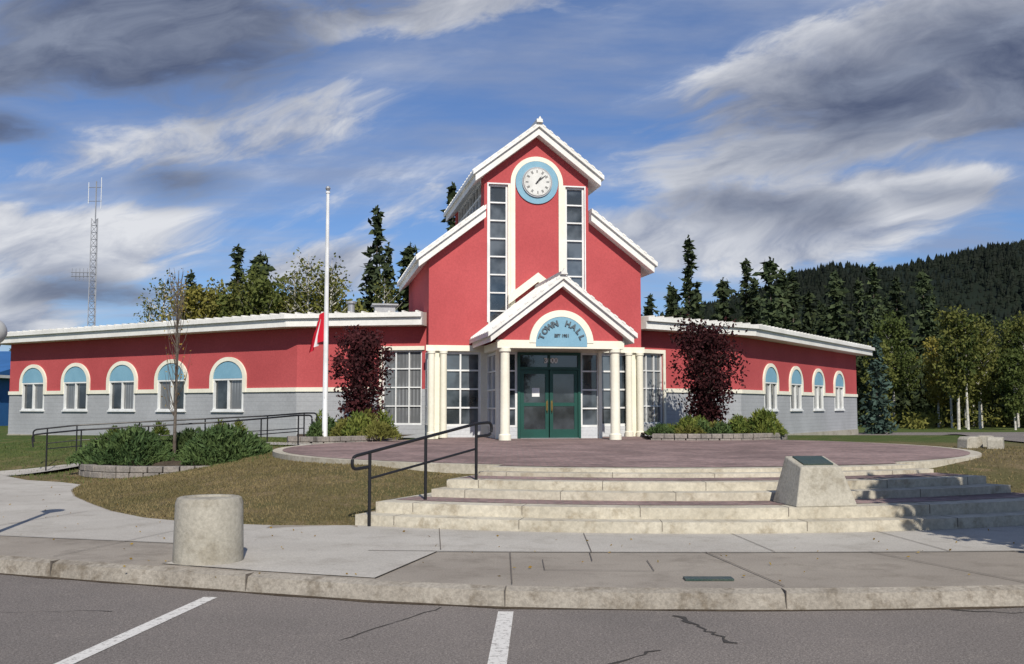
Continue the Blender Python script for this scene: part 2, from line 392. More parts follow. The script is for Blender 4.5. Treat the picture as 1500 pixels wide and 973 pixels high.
def drape(name,pts,w,m,dz=.03,n=60,edge=None):
    T=np.array(pts,float); seg=np.r_[0,np.cumsum(np.hypot(*np.diff(T,axis=0).T))]
    s=np.linspace(0,seg[-1],n); x=np.interp(s,seg,T[:,0]); y=np.interp(s,seg,T[:,1])
    dx=np.gradient(x);dy=np.gradient(y);l=np.hypot(dx,dy);nxn=-dy/l;nyn=dx/l
    k=9; V=[];F=[]
    zc=ground_h(x,y)
    for i in range(n):
        for j in range(k):
            o=(j/(k-1)-.5)*w; X=x[i]+nxn[i]*o;Y=y[i]+nyn[i]*o; V.append((X,Y,max(gh(X,Y),zc[i] if w<3 else -9)+dz))
    for i in range(n-1):
        for j in range(k-1): F.append((i*k+j,i*k+j+1,(i+1)*k+j+1,(i+1)*k+j))
    b=MB(); b.add(V,F,m); return b.obj(name,smooth=True)
drape('ramp_path',[(-15,24.9),(-12.0,25.0),(-9,25.6),(-6.5,25.9),(-4.5,25.2),(-3.9,24.6)],1.5,M_side2)
drape('driveway',[(14,12.5),(14.5,20),(16,30),(19,40),(22,52)],4.5,M_asph,.035)
drape('parking_lot',[(13.5,47),(40,50),(90,52)],9,M_asph,.05)

# ------------------------------------------------------------------ town hall
TH=empty('town_hall',(.758,31,.7))
EL=(-19.6,40.0);KL=(-6.66,31.7);KR=(7.95,35.6);ER=(16.3,48.5)
def loc2w(x,y): v=MT@Vector((x,y,0)); return (v.x,v.y)
TL=loc2w(-3.28,.6);TR=loc2w(3.28,.8)
dl=Vector((.54,.84)); BL=(EL[0]+dl.x*10,EL[1]+dl.y*10); BR=(ER[0]-.84*10,ER[1]+.54*10)
walls=MB(); trim=MB(); wins=MB(); bp=MB()
ZS=2.2
def wall(M,L,holes,zb=0.,zt=4.2,th=.3,x0=0,x1=None):
    x1=L if x1 is None else x1
    cuts=sorted(set([x0,x1]+[h[0] for h in holes]+[h[1] for h in holes]))
    for a,c in zip(cuts[:-1],cuts[1:]):
        h=[q for q in holes if q[0]<=a+1e-6 and q[1]>=c-1e-6]
        iv=[(zb,zt)] if not h else [(zb,h[0][2]),(h[0][3],zt)]
        for (u,v) in iv:
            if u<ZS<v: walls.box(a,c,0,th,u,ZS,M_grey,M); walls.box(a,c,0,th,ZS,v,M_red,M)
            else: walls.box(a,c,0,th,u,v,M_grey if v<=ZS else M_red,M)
def ringp(rx,rz,rx2,rz2,cz,n=20,cx=0):
    o=[(cx+rx*math.cos(math.pi*i/n),cz+rz*math.sin(math.pi*i/n)) for i in range(n+1)]
    return o+[(cx+rx2*math.cos(math.pi*i/n),cz+rz2*math.sin(math.pi*i/n)) for i in range(n,-1,-1)]
def arcwin(M,c,hw=.70,side=0):
    z0,z1=1.54,2.58
    trim.prism(ringp(hw+.15,.70,hw,.57,z1,cx=c),-.06,.0,M_cream,M)
    for s in (-1,1):
        a,d=sorted((c+s*hw,c+s*(hw+.15))); trim.box(a,d,-.06,0,2.13,z1,M_cream,M)
    bp.prism([(c+hw*math.cos(math.pi*i/20),z1+.57*math.sin(math.pi*i/20)) for i in range(21)],-.03,0,M_blue,M)
    f=.055
    wins.box(c-hw,c+hw,-.025,.08,z1-f,z1-.001,M_frame,M); wins.box(c-hw,c+hw,-.045,.08,z0+.001,z0+f,M_frame,M)
    for x in (c-hw,c+hw-f,c-f/2): wins.box(x,x+f,-.02,.08,z0+f,z1-f,M_frame,M)
    wins.box(c-hw+f,c-f/2,.06,.075,z0+f,z1-f,M_glass if side==0 else M_blind,M)
    wins.box(c+f/2,c+hw-f,.06,.075,z0+f,z1-f,M_blind if side==0 else M_glass,M)
    wins.box(c-hw-.05,c+hw+.05,-.07,.0,z0-.05,z0,M_frame,M)
def gridwin(M,x0,x1,z0,z1,nc,nr,y=.1,f=.05,mg=None,mf=None,d=.05):
    mg=mg or M_glass2; mf=mf or M_frame
    wins.box(x0,x1,y,y+.02,z0,z1,mg,M)
    for i in range(nc+1):
        x=x0+(x1-x0)*i/nc; w=f if i in(0,nc) else f*.7
        a=min(max(x-w/2,x0),x1-w); wins.box(a,a+w,y-d,y-.001,z0,z1,mf,M)
    for j in range(nr+1):
        z=z0+(z1-z0)*j/nr; w=f if j in(0,nr) else f*.7
        a=min(max(z-w/2,z0),z1-w); wins.box(x0+.002,x1-.002,y-d+.003,y-.002,a,a+w,mf,M)
ML,LL=frame(EL,KL)
cs=[LL*(1-t) for t in (.897,.725,.550,.379,.198)]
wall(ML,LL,[(c-.70,c+.70,1.54,2.58) for c in cs])
for i,c in enumerate(cs): arcwin(ML,c,side=i%2)
prev=0
for c in cs+[LL+.85]:
    trim.box(prev,c-.85,-.05,0,2.13,2.26,M_cream,ML); prev=c+.85
MRr,LR=frame(KR,ER)
cs=[LR*t for t in (.200,.397,.595,.80)]
wall(MRr,LR,[(c-.70,c+.70,1.54,2.58) for c in cs])
for i,c in enumerate(cs): arcwin(MRr,c,side=(i+1)%2)
prev=0
for c in cs+[LR+.85]:
    trim.box(prev,c-.85,-.05,0,2.13,2.26,M_cream,MRr); prev=c+.85
M1,L1=frame(KL,TL); wall(M1,L1,[(2.75,4.0,1.12,3.38)]); gridwin(M1,2.75,4.0,1.12,3.38,3,4,mg=M_blind)
trim.box(0,2.66,-.05,0,2.13,2.26,M_cream,M1); trim.box(2.67,4.08,-.05,-.001,3.38,3.5,M_cream,M1)
trim.box(2.66,2.75,-.05,-.001,1.0,3.38,M_cream,M1)
M2,L2=frame(TR,KR); wall(M2,L2,[(.3,1.35,1.12,3.38)]); gridwin(M2,.3,1.35,1.12,3.38,3,4,mg=M_blind)
trim.box(1.445,L2,-.05,0,2.13,2.26,M_cream,M2); trim.box(.2,1.44,-.05,-.001,3.38,3.5,M_cream,M2); trim.box(1.35,1.44,-.05,-.001,1.0,3.38,M_cream,M2)
M3,L3=frame(BL,EL); wall(M3,L3,[],x1=L3-.002)
M4,L4=frame(ER,BR); wall(M4,L4,[],x0=.002)
for M,L in ((ML,LL),(MRr,LR)): trim.box(-.02,L+.02,-.03,0,-.1,.62,M_conc,M)
def sweep(b,pl,prof,m):
    n=len(pl);k=len(prof);rows=[]
    for i in range(n):
        p=Vector(pl[i])
        d0=(Vector(pl[i])-Vector(pl[i-1])).normalized() if i>0 else (Vector(pl[1])-p).normalized()
        d1=(Vector(pl[i+1])-p).normalized() if i<n-1 else d0
        n0=Vector((d0.y,-d0.x));n1=Vector((d1.y,-d1.x)); mm=(n0+n1); mm=mm/(mm.dot(n0))
        rows.append([(p.x+mm.x*o,p.y+mm.y*o,z) for o,z in prof])
    vs=[v for r in rows for v in r]; fs=[]
    for i in range(n-1):
        for j in range(k): q=(j+1)%k; fs.append((i*k+j,i*k+q,(i+1)*k+q,(i+1)*k+j))
    fs.append(tuple(range(k)));fs.append(tuple(range((n-1)*k,n*k)))
    b.add(vs,fs,m); return rows
roof=MB()
prof=[(-.1,4.10),(.62,4.10),(.62,4.34),(.72,4.34),(.72,4.475),(-6,4.86),(-6,4.2),(-.1,4.2)]
def ribs(pl,outo,z):
    for i in range(len(pl)-1):
        M,L=frame(pl[i],pl[i+1]); x=.2
        while x<L:
            roof.box(x,x+.07,-outo-.004,-outo+2.2,z-.06,z+.05,M_white,M); x+=.42
for pl in ([BL,EL,KL,TL],[TR,KR,ER,BR]):
    sweep(roof,pl,prof,M_white); ribs(pl,.72,4.475)
UZ,LZ=10.30,8.965; S=.77; HW=1.63
def top(x):
    x=abs(x); return (UZ-S*x if x<HW-1e-6 else LZ-S*x)-.36
def col(x0,x1,z0,z1=None,y0=0,y1=.3):
    if z1 is not None: walls.box(x0,x1,y0,y1,z0,z1,M_red,MT); return
    e=1e-5
    pts=[(x0,z0),(x1,z0),(x1,top(x1-e))]
    if x0<0<x1: pts.append((0,top(0)))
    pts.append((x0,top(x0+e))); walls.prism(pts,y0,y1,M_red,MT)
ZC=3.45
WI,WO=.90,1.50; WZ0,WZ1=4.0,8.42
for s in (-1,1):
    a=sorted((s*3.3,s*HW)); col(a[0],a[1],ZC)
    a=sorted((s*HW,s*WO)); col(a[0],a[1],ZC)
    a=sorted((s*WO,s*WI)); col(a[0],a[1],ZC,WZ0)
    x0,x1=a; walls.prism([(x0,WZ1),(x1,WZ1),(x1,top(x1)),(x0,top(x0))],0,.3,M_red,MT)
    gridwin(MT,x0,x1,WZ0,WZ1,1,8,y=.12,f=.06,d=.07)
    xs_=s*3.3; a=sorted((xs_,xs_-s*.3)); walls.box(a[0],a[1],.3,6.2,3.3,LZ-S*3.3-.34,M_red,MT)
    a=sorted((s*HW,s*(HW-.25))); walls.box(a[0],a[1],.3,6.2,7.2,7.75,M_red,MT)
    walls.box(a[0],a[1],.3,.6,7.75,UZ-S*HW-.30,M_red,MT)
    walls.box(a[0],a[1],5.9,6.2,7.75,UZ-S*HW-.30,M_red,MT)
    MS=MT@Matrix.Translation((s*HW,0,0))@Matrix.Rotation(R(-90 if s<0 else 90),4,'Z')
    x0,x1=(-5.9,-.6) if s<0 else (.6,5.9)
    gridwin(MS,x0,x1,7.75,UZ-S*HW-.32,8,2,y=.08,f=.08)
    if s<0: 
        gridwin(MT@Matrix.Translation((-3.3,0,0))@Matrix.Rotation(R(-90),4,'Z'),-.55,-.05,1.12,3.3,1,4,y=.02)
walls.box(-WI,WI,0,.3,ZC,7,M_red,MT)
walls.prism([(-WI,7),(WI,7),(WI,top(WI)),(0,top(0)),(-WI,top(WI))],0,.3,M_red,MT)
walls.prism([(-3.3,3),(3.3,3),(3.3,top(3.3)),(HW,top(HW+.01)),(HW,top(HW-.01)),(0,top(0)),(-HW,top(HW-.01)),(-HW,top(HW+.01)),(-3.3,top(3.3))],6.2,6.45,M_red,MT)
def gable(b,za,x0,x1,y0,y1,M,s,slope=S,t1=.13,t2=.24,inset=.08):
    z=lambda x,d: za-slope*x-d
    a=[(x0,z(x0,0)),(x1,z(x1,0)),(x1,z(x1,t1)),(x0,z(x0,t1))]
    c=[(x0,z(x0,t1)),(x1-inset,z(x1-inset,t1)),(x1-inset,z(x1-inset,t1+t2)),(x0,z(x0,t1+t2))]
    if s<0: a=[(-p,q) for p,q in a];c=[(-p,q) for p,q in c]
    b.prism(a,y0,y1,M_white,M); b.prism(c,y0+inset,y1-inset,M_white,M)
    y=y0+.15
    while y<y1:
        xx=[(x1+.003,z(x1,.03)),(x1+.003,z(x1,-.045)),(x0+.05,z(x0+.05,-.045)),(x0+.05,z(x0+.05,.03))]
        if s<0: xx=[(-p,q) for p,q in xx]
        b.prism(xx,y,y+.05,M_white,M); y+=.42
    x=x0+.1
    while x<x1-.05:
        xx=[(x,z(x,.03)),(x+.10,z(x+.10,.03)),(x+.10,z(x+.10,-.022)),(x,z(x,-.022))]
        if s<0: xx=[(-p,q) for p,q in xx]
        b.prism(xx,y0-.01,y0+.05,M_white,M); x+=.22
for s in (-1,1):
    gable(roof,UZ,0,2.03,-.42,6.75,MT,s)
    gable(roof,LZ,HW+.002,3.72,-.42,6.75,MT,s)
    gable(roof,5.27,0,2.08,-3.42,-.02,MT,s,t2=.2)
roof.box(-.09,.09,-.46,6.75,UZ-.04,UZ+.09,M_white,MT)
roof.prism([(-.10,UZ-.02),(.10,UZ-.02),(0,UZ+.17)],-.5,-.38,M_white,MT)
roof.box(-.08,.08,-3.46,-.02,5.24,5.34,M_white,MT)
roof.prism([(-.10,5.25),(.10,5.25),(0,5.42)],-3.5,-3.4,M_white,MT)
cz=5.72
roof.prism([(0,cz),(.92,cz-.92*S),(.92,cz-.92*S-.28),(0,cz-.28),(-.92,cz-.92*S-.28),(-.92,cz-.92*S)],-.20,-.01,M_cream,MT)
trim.prism(ringp(.82,.82,.68,.68,8.50,28),-.05,0,M_cream,MT)
for s in (-1,1):
    a=sorted((s*.68,s*.82)); trim.box(a[0],a[1],-.05,0,4.2,8.50,M_cream,MT)
    a=sorted((s*.821,s*.90)); trim.box(a[0],a[1],-.03,0,4.2,8.46,M_cream,MT)
    a=sorted((s*1.50,s*1.54)); trim.box(a[0],a[1],-.03,0,4.2,8.42,M_frame,MT)
    a=sorted((s*.82,s*1.54)); trim.box(a[0],a[1],-.032,0,8.421,8.46,M_frame,MT)
CZ=8.52
def disc(b,r,y0,y1,m,cz=CZ,cx=0,n=48):
    b.prism([(cx+r*math.cos(2*math.pi*i/n),cz+r*math.sin(2*math.pi*i/n)) for i in range(n)],y0,y1,m,MT)
disc(bp,.665,-.045,0,M_blue)
ck=MB(); disc(ck,.47,-.09,-.04,M_steel); disc(ck,.435,-.10,-.05,M_dark); disc(ck,.425,-.108,-.06,M_dial)
for i in range(60):
    a=math.pi*2*i/60; Mk=MT@Matrix.Translation((0,0,CZ))@Matrix.Rotation(a,4,'Y')
    if i%5==0:
        for dx in (-.022,0,.022)[:(3 if i%15 else 2)]: ck.box(dx-.006,dx+.006,-.112,-.108,.28,.37,M_dark,Mk)
    else: ck.box(-.003,.003,-.112,-.108,.385,.41,M_dark,Mk)
def hand(ang,l,w):
    Mk=MT@Matrix.Translation((0,0,CZ))@Matrix.Rotation(R(ang),4,'Y')
    ck.prism([(-w*.6,-.08),(w*.6,-.08),(w,l*.6),(0,l),(-w,l*.6)],-.125,-.115,M_dark,Mk)
hand(36,.22,.024); hand(50,.35,.016); disc(ck,.03,-.13,-.11,M_dark)
ck.obj('clock',TH)
walls.box(-3.3,3.3,0,.3,3.30,3.45,M_cream,MT)
trim.box(-3.38,3.38,-.08,-.001,3.32,3.49,M_cream,MT)
for s in (-1,1):
    a=sorted((s*2.95,s*1.72)); walls.box(a[0],a[1],0,.3,.6,1.08,M_pale,MT); gridwin(MT,a[0],a[1],1.08,3.30,2,4,y=.08,f=.07)
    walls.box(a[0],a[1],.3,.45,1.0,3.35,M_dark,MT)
    a=sorted((s*3.3,s*2.95)); walls.box(a[0],a[1],0,.3,.6,3.30,M_cream,MT)
    a=sorted((s*3.3,s*3.0)); walls.box(a[0],a[1],.3,1.2,.6,1.1,M_pale,MT)
    a=sorted((s*1.72,s*1.50)); walls.box(a[0],a[1],-.02,.3,.6,3.30,M_cream,MT)
    for (x,y) in ((s*3.22,-.1),(s*2.86,-.1)):
        trim.lathe([(.13,.7),(.13,.90),(.10,.92),(.10,3.22),(.12,3.24),(.12,3.319)],M_cream,16,MT@Matrix.Translation((x,y,0)))
    for y in (-3.0,):
        trim.lathe([(.17,.75),(.17,.90),(.135,.93),(.125,3.12),(.165,3.16),(.165,3.25)],M_cream,20,MT@Matrix.Translation((s*1.55,y,0)))
    a=sorted((s*1.68,s*1.42)); trim.box(a[0],a[1],-2.869,-.3,3.25,3.46,M_cream,MT)
    MS=MT@Matrix.Translation((s*1.5,0,0))@Matrix.Rotation(R(-90 if s<0 else 90),4,'Z')
    x0,x1=(.0,1.6) if s<0 else (-1.6,0.)
    gridwin(MS,x0,x1,1.08,3.22,2,4,y=.02,f=.07); 
    a=sorted((s*1.5,s*1.3)); walls.box(a[0],a[1],-1.58,-.02,.6,1.08,M_pale,MT)
    a=sorted((s*1.49,s*.93)); walls.box(a[0],a[1],-1.6,-1.4,.6,1.075,M_pale,MT); 
    gridwin(MT@Matrix.Translation((0,-1.6,0)),a[0],a[1],1.08,3.22,1,4,y=.06,f=.06)
    a=sorted((s*1.56,s*1.46)); trim.box(a[0],a[1],-1.66,-1.56,.7,3.25,M_cream,MT)
trim.box(-1.78,1.78,-3.13,-2.87,3.251,3.47,M_cream,MT)
walls.box(-1.5,1.5,-1.58,0,3.22,3.40,M_cream,MT)
pa=5.27-.33
walls.prism([(-1.75,3.47),(1.75,3.47),(1.75,pa-S*1.75),(0,pa),(-1.75,pa-S*1.75)],-3.08,-2.9,M_red,MT)
trim.prism(ringp(.90,.90,.72,.72,3.40,28),-3.15,-3.08,M_cream,MT)
bp.prism([(.72*math.cos(math.pi*i/28),3.40+.72*math.sin(math.pi*i/28)) for i in range(29)]+[(-.72,3.3),(.72,3.3)],-3.14,-3.08,M_blue,MT)
dr=MB(); MD=MT@Matrix.Translation((0,-1.6,0))
for (x0,x1,z0,z1) in ((-.93,-.85,.76,3.22),(.85,.93,.76,3.22),(-.85,.85,2.72,2.80),(-.85,.85,3.14,3.22)): dr.box(x0,x1,-.05,.08,z0,z1,M_green,MD)
dr.box(-.85,.85,.02,.04,2.80,3.14,M_glass,MD); dr.box(-.03,.03,-.04,.02,2.80,3.14,M_green,MD)
for s in (-1,1):
    a0,a1=sorted((s*.015,s*.84)); w=.10
    dr.box(a0,a0+w,-.02,.04,.77,2.71,M_green,MD);dr.box(a1-w,a1,-.02,.04,.77,2.71,M_green,MD)
    dr.box(a0+w,a1-w,-.02,.04,.77,1.02,M_green,MD);dr.box(a0+w,a1-w,-.02,.04,2.60,2.71,M_green,MD);dr.box(a0+w,a1-w,-.02,.04,1.68,1.78,M_green,MD)
    dr.box(a0+w,a1-w,.01,.025,1.02,2.60,M_glass,MD)
    x=s*.07; dr.box(x-.025,x+.025,-.05,-.02,1.55,1.82,M_gold,MD); dr.tube([(x,-.05,1.5),(x,-.11,1.56),(x,-.11,1.80),(x,-.05,1.85)],.012,M_gold,8,MD)
dr.box(-.5,-.28,.004,.009,1.95,2.2,M_frame,MD)
dr.box(-.85,.85,-.10,-.02,.762,.775,M_steel,MD)
dr.obj('entrance_door',TH)
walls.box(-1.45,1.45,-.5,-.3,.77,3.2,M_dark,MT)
walls.obj('walls',TH); trim.obj('trim_and_columns',TH); wins.obj('windows',TH); bp.obj('blue_arch_panels',TH); roof.obj('roof',TH)
b=MB()
b.box(-4.6,-3.9,5.0,5.6,4.3,5.15,M_steel,MT); b.box(-4.7,-3.8,4.9,5.7,5.15,5.2,M_steel,MT)
b.tube([(-5.6,35.5,4.4),(-5.6,35.5,5.25)],.12,M_steel,12); b.tube([(-5.6,35.5,5.25),(-5.6,35.5,5.32)],.18,M_steel,12)
b.obj('rooftop_vents',TH)
def text(s,size,M,m,name,ext=.012,offs=.008):
    c=bpy.data.curves.new(name,'FONT'); c.body=s; c.size=size; c.extrude=ext; c.align_x='CENTER'; c.align_y='CENTER'; c.materials.append(m); c.offset=offs
    o=bpy.data.objects.new(name,c); COL.objects.link(o); o.parent=TH; o.matrix_parent_inverse=Matrix.Translation(-TH.location); o.matrix_basis=M; return o
UP=Matrix.Rotation(R(90),4,'X')
word="TOWN HALL"
for i,chh in enumerate(word):
    if chh==' ': continue
    a=-68+136*i/(len(word)-1)
    Ml=MT@Matrix.Translation((0,-3.16,3.34))@Matrix.Rotation(R(a),4,'Y')@Matrix.Translation((0,0,.60))@UP
    text(chh,.215,Ml,M_letter,'letter_'+chh.lower())
text("EST 1981",.11,MT@Matrix.Translation((0,-3.16,3.60))@UP,M_letter,'small_lettering',offs=.003)
text("3000",.20,MT@Matrix.Translation((.05,-1.62,2.98))@UP,M_frame,'street_number')

b=MB(); M,_=frame((-44,56),(-27.5,54))
b.box(0,16.6,0,14,-.2,3.2,M_bwall,M); b.prism([(-.5,3.2),(17.1,3.2),(17.1,3.35),(-.5,3.35)],-.6,14.5,M_white,M)
b.add([(-.5,-.6,3.35),(17.1,-.6,3.35),(17.1,7,5.0),(-.5,7,5.0),(17.1,14.5,3.35),(-.5,14.5,3.35)],[(0,1,2,3),(3,2,4,5),(1,4,2),(0,3,5)],M_bwall,M)
for x in (1.5,5,8.5,12,14.8): b.box(x,x+1.4,-.04,.02,1.2,2.4,M_glass,M)
b.obj('blue_building')

# ------------------------------------------------------------------ street furniture
b=MB(); b.lathe([(.335,.15),(.335,.20),(.327,.5),(.322,.72),(.305,.765),(.285,.775),(.235,.775),(.225,.755),(.0,.75)],M_conc,40,Matrix.Translation((-2.97,10.15,0)))
b.obj('concrete_bollard',smooth=True)
b=MB(); Mm=Matrix.Translation((3.85,13.15,0))@Matrix.Rotation(R(10),4,'Z')
B_=[(-.41,-.34),(.41,-.34),(.41,.36),(-.41,.36)];T_=[(-.27,-.20),(.27,-.20),(.27,.26),(-.27,.26)]
vs=[(x,y,.42) for x,y in B_]+[(T_[0][0],T_[0][1],.90),(T_[1][0],T_[1][1],.90),(T_[2][0],T_[2][1],1.02),(T_[3][0],T_[3][1],1.02)]
b.add(vs,[(0,1,5,4),(1,2,6,5),(2,3,7,6),(3,0,4,7),(4,5,6,7),(0,3,2,1)],M_conc,Mm)
b.obj('stone_monument',bevel=.015)
mon=bpy.data.objects['stone_monument']
b=MB(); d=.12/.46
b.add([(-.2,-.13,.90+.07*d+.004),(.2,-.13,.90+.07*d+.004),(.2,.19,.90+.39*d+.004),(-.2,.19,.90+.39*d+.004),(-.2,-.13,.90+.07*d+.02),(.2,-.13,.90+.07*d+.02),(.2,.19,.90+.39*d+.02),(-.2,.19,.90+.39*d+.02)],[(4,5,6,7),(0,1,5,4),(1,2,6,5),(2,3,7,6),(3,0,4,7)],M_bronze,Mm)
b.obj('plaque',mon)
def arcpts(pts,r=.08):
    out=[Vector(pts[0])]
    for i in range(1,len(pts)-1):
        p=Vector(pts[i]);a=(Vector(pts[i-1])-p);c=(Vector(pts[i+1])-p);ra=min(r,a.length*.45,c.length*.45)
        A=p+a.normalized()*ra;C=p+c.normalized()*ra
        for t in (0,.25,.5,.75,1): out.append(A*(1-t)**2+p*2*t*(1-t)+C*t*t)
    out.append(Vector(pts[-1])); return out
P1=Vector((-1.80,13.05,.42));P3=Vector((-.50,14.40,.78));dirp=(P3-P1);dirp.z=0;dirp.normalize()
b=MB(); z1,z3=1.10,1.42
t1=Vector((P1.x,P1.y,z1));t3=Vector((P3.x,P3.y,z3));sl=(t3-t1).normalized()
e0=t1-sl*.28; e3=t3+Vector((dirp.x,dirp.y,0))*.30
b.tube(arcpts([t1-sl*.02+Vector((0,0,-.20)),e0+Vector((0,0,-.18)),e0+Vector((0,0,-.02)),t3,e3+Vector((0,0,.02)),e3+Vector((0,0,-.16)),t3+Vector((0,0,-.18))]),.021,M_black,10)
b.tube([t1+Vector((0,0,-.35)),t3+Vector((0,0,-.35))],.016,M_black,8)
for t in (0,.5,1):
    p=t1.lerp(t3,t); b.tube([(p.x,p.y,.10 if t<.9 else .3),tuple(p)],.021,M_black,10)
b.obj('step_handrail',smooth=True)
b=MB()
for pts,zt0,zt1,hh in (([(-11.7,25.9),(-11.0,26.0),(-9.6,26.5),(-8.0,26.8),(-6.4,26.9),(-5.3,26.2)],1.12,1.50,.9),([(-11.3,25.0),(-10.3,24.6),(-8.8,24.9),(-7.2,25.2),(-6.1,25.0),(-5.05,24.3)],1.02,1.46,.8)):
    n_=len(pts)-1; z=[zt0+(zt1-zt0)*i/n_ for i in range(n_+1)]
    tp=[Vector((p[0],p[1],zz)) for p,zz in zip(pts,z)]
    lo=[Vector((p[0],p[1],zz-.38)) for p,zz in zip(pts,z)]
    s=tp[0]+Vector((-.35,-.05,-.04));e=tp[-1]+Vector((.35,-.15,0))
    b.tube(arcpts([s+Vector((.05,0,-.3)),s]+tp+[e,e+Vector((0,0,-.2))],.12),.020,M_black,8)
    b.tube(arcpts(lo,.1),.012,M_black,8)
    for p in tp: b.tube([(p.x,p.y,p.z-1.1),tuple(p)],.018,M_black,8)
b.obj('ramp_handrail',smooth=True)
fp=empty('flagpole',(-5.06,27.8,.7))
b=MB(); Mf=Matrix.Translation((-5.06,27.8,0))
b.lathe([(.16,.55),(.16,.74),(.09,.80),(.075,.82),(.068,3.),(.055,5.5),(.042,7.5),(.06,7.52),(.06,7.56),(.02,7.58)],M_pole,20,Mf)
b.lathe([(.01,7.57),(.05,7.6),(.07,7.65),(.05,7.70),(.01,7.72)],M_steel,16,Mf)
b.tube([(-5.06,27.8-.09,1.9),(-5.06,27.8-.07,7.5)],.006,M_pole,5)
b.obj('pole',fp,smooth=True)
M_flag,nt,bb,co=newmat('flag_cloth',.8,0,.2)
s=N(nt,'ShaderNodeSeparateXYZ'); uv=N(nt,'ShaderNodeUVMap'); nt.links.new(uv.outputs[0],s.inputs[0])
u=s.outputs[0]; c=mixrgb(nt,mth(nt,'GREATER_THAN',mth(nt,'ABSOLUTE',mth(nt,'SUBTRACT',u,.38)),.11),(.72,.70,.70),(.50,.012,.03))
nt.links.new(c,bb.inputs['Base Color'])
V=[];F=[];UV=[];nu,nv=40,14
for j in range(nv+1):
    for i in range(nu+1):
        uu=i/nu;vv=j/nv
        drop=uu*.55*(1-.3*vv); X=-.06-.40*uu**.7*(.5+.5*vv)+.045*math.sin(uu*17+vv*2); Y=-.03+.08*math.sin(uu*21+1.3*vv)*(.3+uu)
        V.append((X,Y,4.30-vv*.85-drop)); UV.append((uu,1-vv))
for j in range(nv):
    for i in range(nu): F.append((j*(nu+1)+i,j*(nu+1)+i+1,(j+1)*(nu+1)+i+1,(j+1)*(nu+1)+i))
me=bpy.data.meshes.new('flag'); me.from_pydata([(x-5.06,y+27.8,z) for x,y,z in V],[],F); ul=me.uv_layers.new()
for l in me.loops: ul.data[l.index].uv=UV[l.vertex_index]
me.materials.append(M_flag)
for p in me.polygons: p.use_smooth=True
o=bpy.data.objects.new('flag',me); COL.objects.link(o); o.parent=fp; o.matrix_parent_inverse=Matrix.Translation(-fp.location)
b=MB(); Ml=Matrix.Translation((-6.1,12.0,0))
b.lathe([(.11,.15),(.11,.22),(.06,.28),(.045,.4),(.04,2.3),(.07,2.34),(.09,2.38),(.03,2.40)],M_black,16,Ml)
b.lathe([(.05,2.385)]+[(.155*math.sin(R(a)),2.535-.155*math.cos(R(a))) for a in range(20,180,12)],mat('lamp_globe',(.40,.40,.39),None,2,20,.3,fine=.03),24,Ml)
b.obj('street_lamp',smooth=True)
b=MB(); X0,Y0=-32.9,80.; H0=19.2
legs=[(math.cos(R(a))*.38,math.sin(R(a))*.38) for a in (90,210,330)]
for lx,ly in legs: b.tube([(X0+lx,Y0+ly,0),(X0+lx*.75,Y0+ly*.75,H0*.86)],.035,M_steel,5)
z=0
while z<H0*.85:
    for i in range(3):
        a=legs[i];c=legs[(i+1)%3]; f=1-.25*z/(H0*.86)
        b.tube([(X0+a[0]*f,Y0+a[1]*f,z),(X0+c[0]*f,Y0+c[1]*f,z+.55)],.018,M_steel,4)
        b.tube([(X0+a[0]*f,Y0+a[1]*f,z),(X0+c[0]*f,Y0+c[1]*f,z)],.015,M_steel,4)
    z+=.55
b.tube([(X0,Y0,H0*.84),(X0,Y0,H0+.3)],.05,M_steel,6)
for (dx,za,zb) in ((-.6,17.7,19.4),(.4,17.3,19.8)): b.tube([(X0+dx,Y0,za),(X0+dx,Y0,zb)],.03,M_pole,5)
for zc in (17.9,19.0): b.tube([(X0-.65,Y0,zc),(X0+.45,Y0,zc)],.025,M_steel,4)
for zc,n_ in ((12.2,5),(11.9,4)):
    b.tube([(X0,Y0,zc),(X0-1.7,Y0-.2,zc)],.03,M_steel,4)
    for i in range(n_): b.tube([(X0-.5-.3*i,Y0,zc-.35),(X0-.5-.3*i,Y0,zc+.35)],.018,M_steel,4)
b.obj('radio_mast')
for i,(x,y,r_) in enumerate(((10.5,23.6,20),(11.2,24.4,-10),(10.9,23.2,60))):
    b=MB(); Mx=Matrix.Translation((x,y,gh(x,y)))@Matrix.Rotation(R(r_),4,'Z')
    b.prism([(-.24,-.05),(.24,-.05),(.22,.2),(.15,.26),(-.15,.26),(-.22,.2)],-.16,.16,M_conc,Mx); b.obj('concrete_block',bevel=.02)
def stonewall(name,pts,hgt,zb=None):
    b=MB(); T=np.array(pts,float); seg=np.r_[0,np.cumsum(np.hypot(*np.diff(T,axis=0).T))]; 
    for course in range(max(1,int(round(hgt/.13)))):
        s=random.uniform(0,.15)
        while s<seg[-1]:
            w=random.uniform(.26,.36); x=np.interp(s+w/2,seg,T[:,0]);y=np.interp(s+w/2,seg,T[:,1]);x2=np.interp(s+w,seg,T[:,0]);y2=np.interp(s+w,seg,T[:,1]);x1=np.interp(s,seg,T[:,0]);y1=np.interp(s,seg,T[:,1])
            a=math.atan2(y2-y1,x2-x1); z0=(gh(x,y) if zb is None else zb)-.06+course*.13
            b.box(-w/2+.006,w/2-.006,-.12+random.uniform(-.01,.01),.12,z0,z0+.124,M_rock,Matrix.Translation((x,y,0))@Matrix.Rotation(a,4,'Z')); s+=w
    return b.obj(name,bevel=.015)
PL=(-7.2,22.4)
circ=lambda c,r,a0,a1,n=40,ry=None:[(c[0]+r*math.cos(R(a0+(a1-a0)*i/n)),c[1]+(ry or r)*math.sin(R(a0+(a1-a0)*i/n))) for i in range(n+1)]
zpl=gh(-7.6,20.8)
stonewall('planter_wall',circ(PL,1.95,0,360,ry=1.7),.26,zb=zpl+.02)
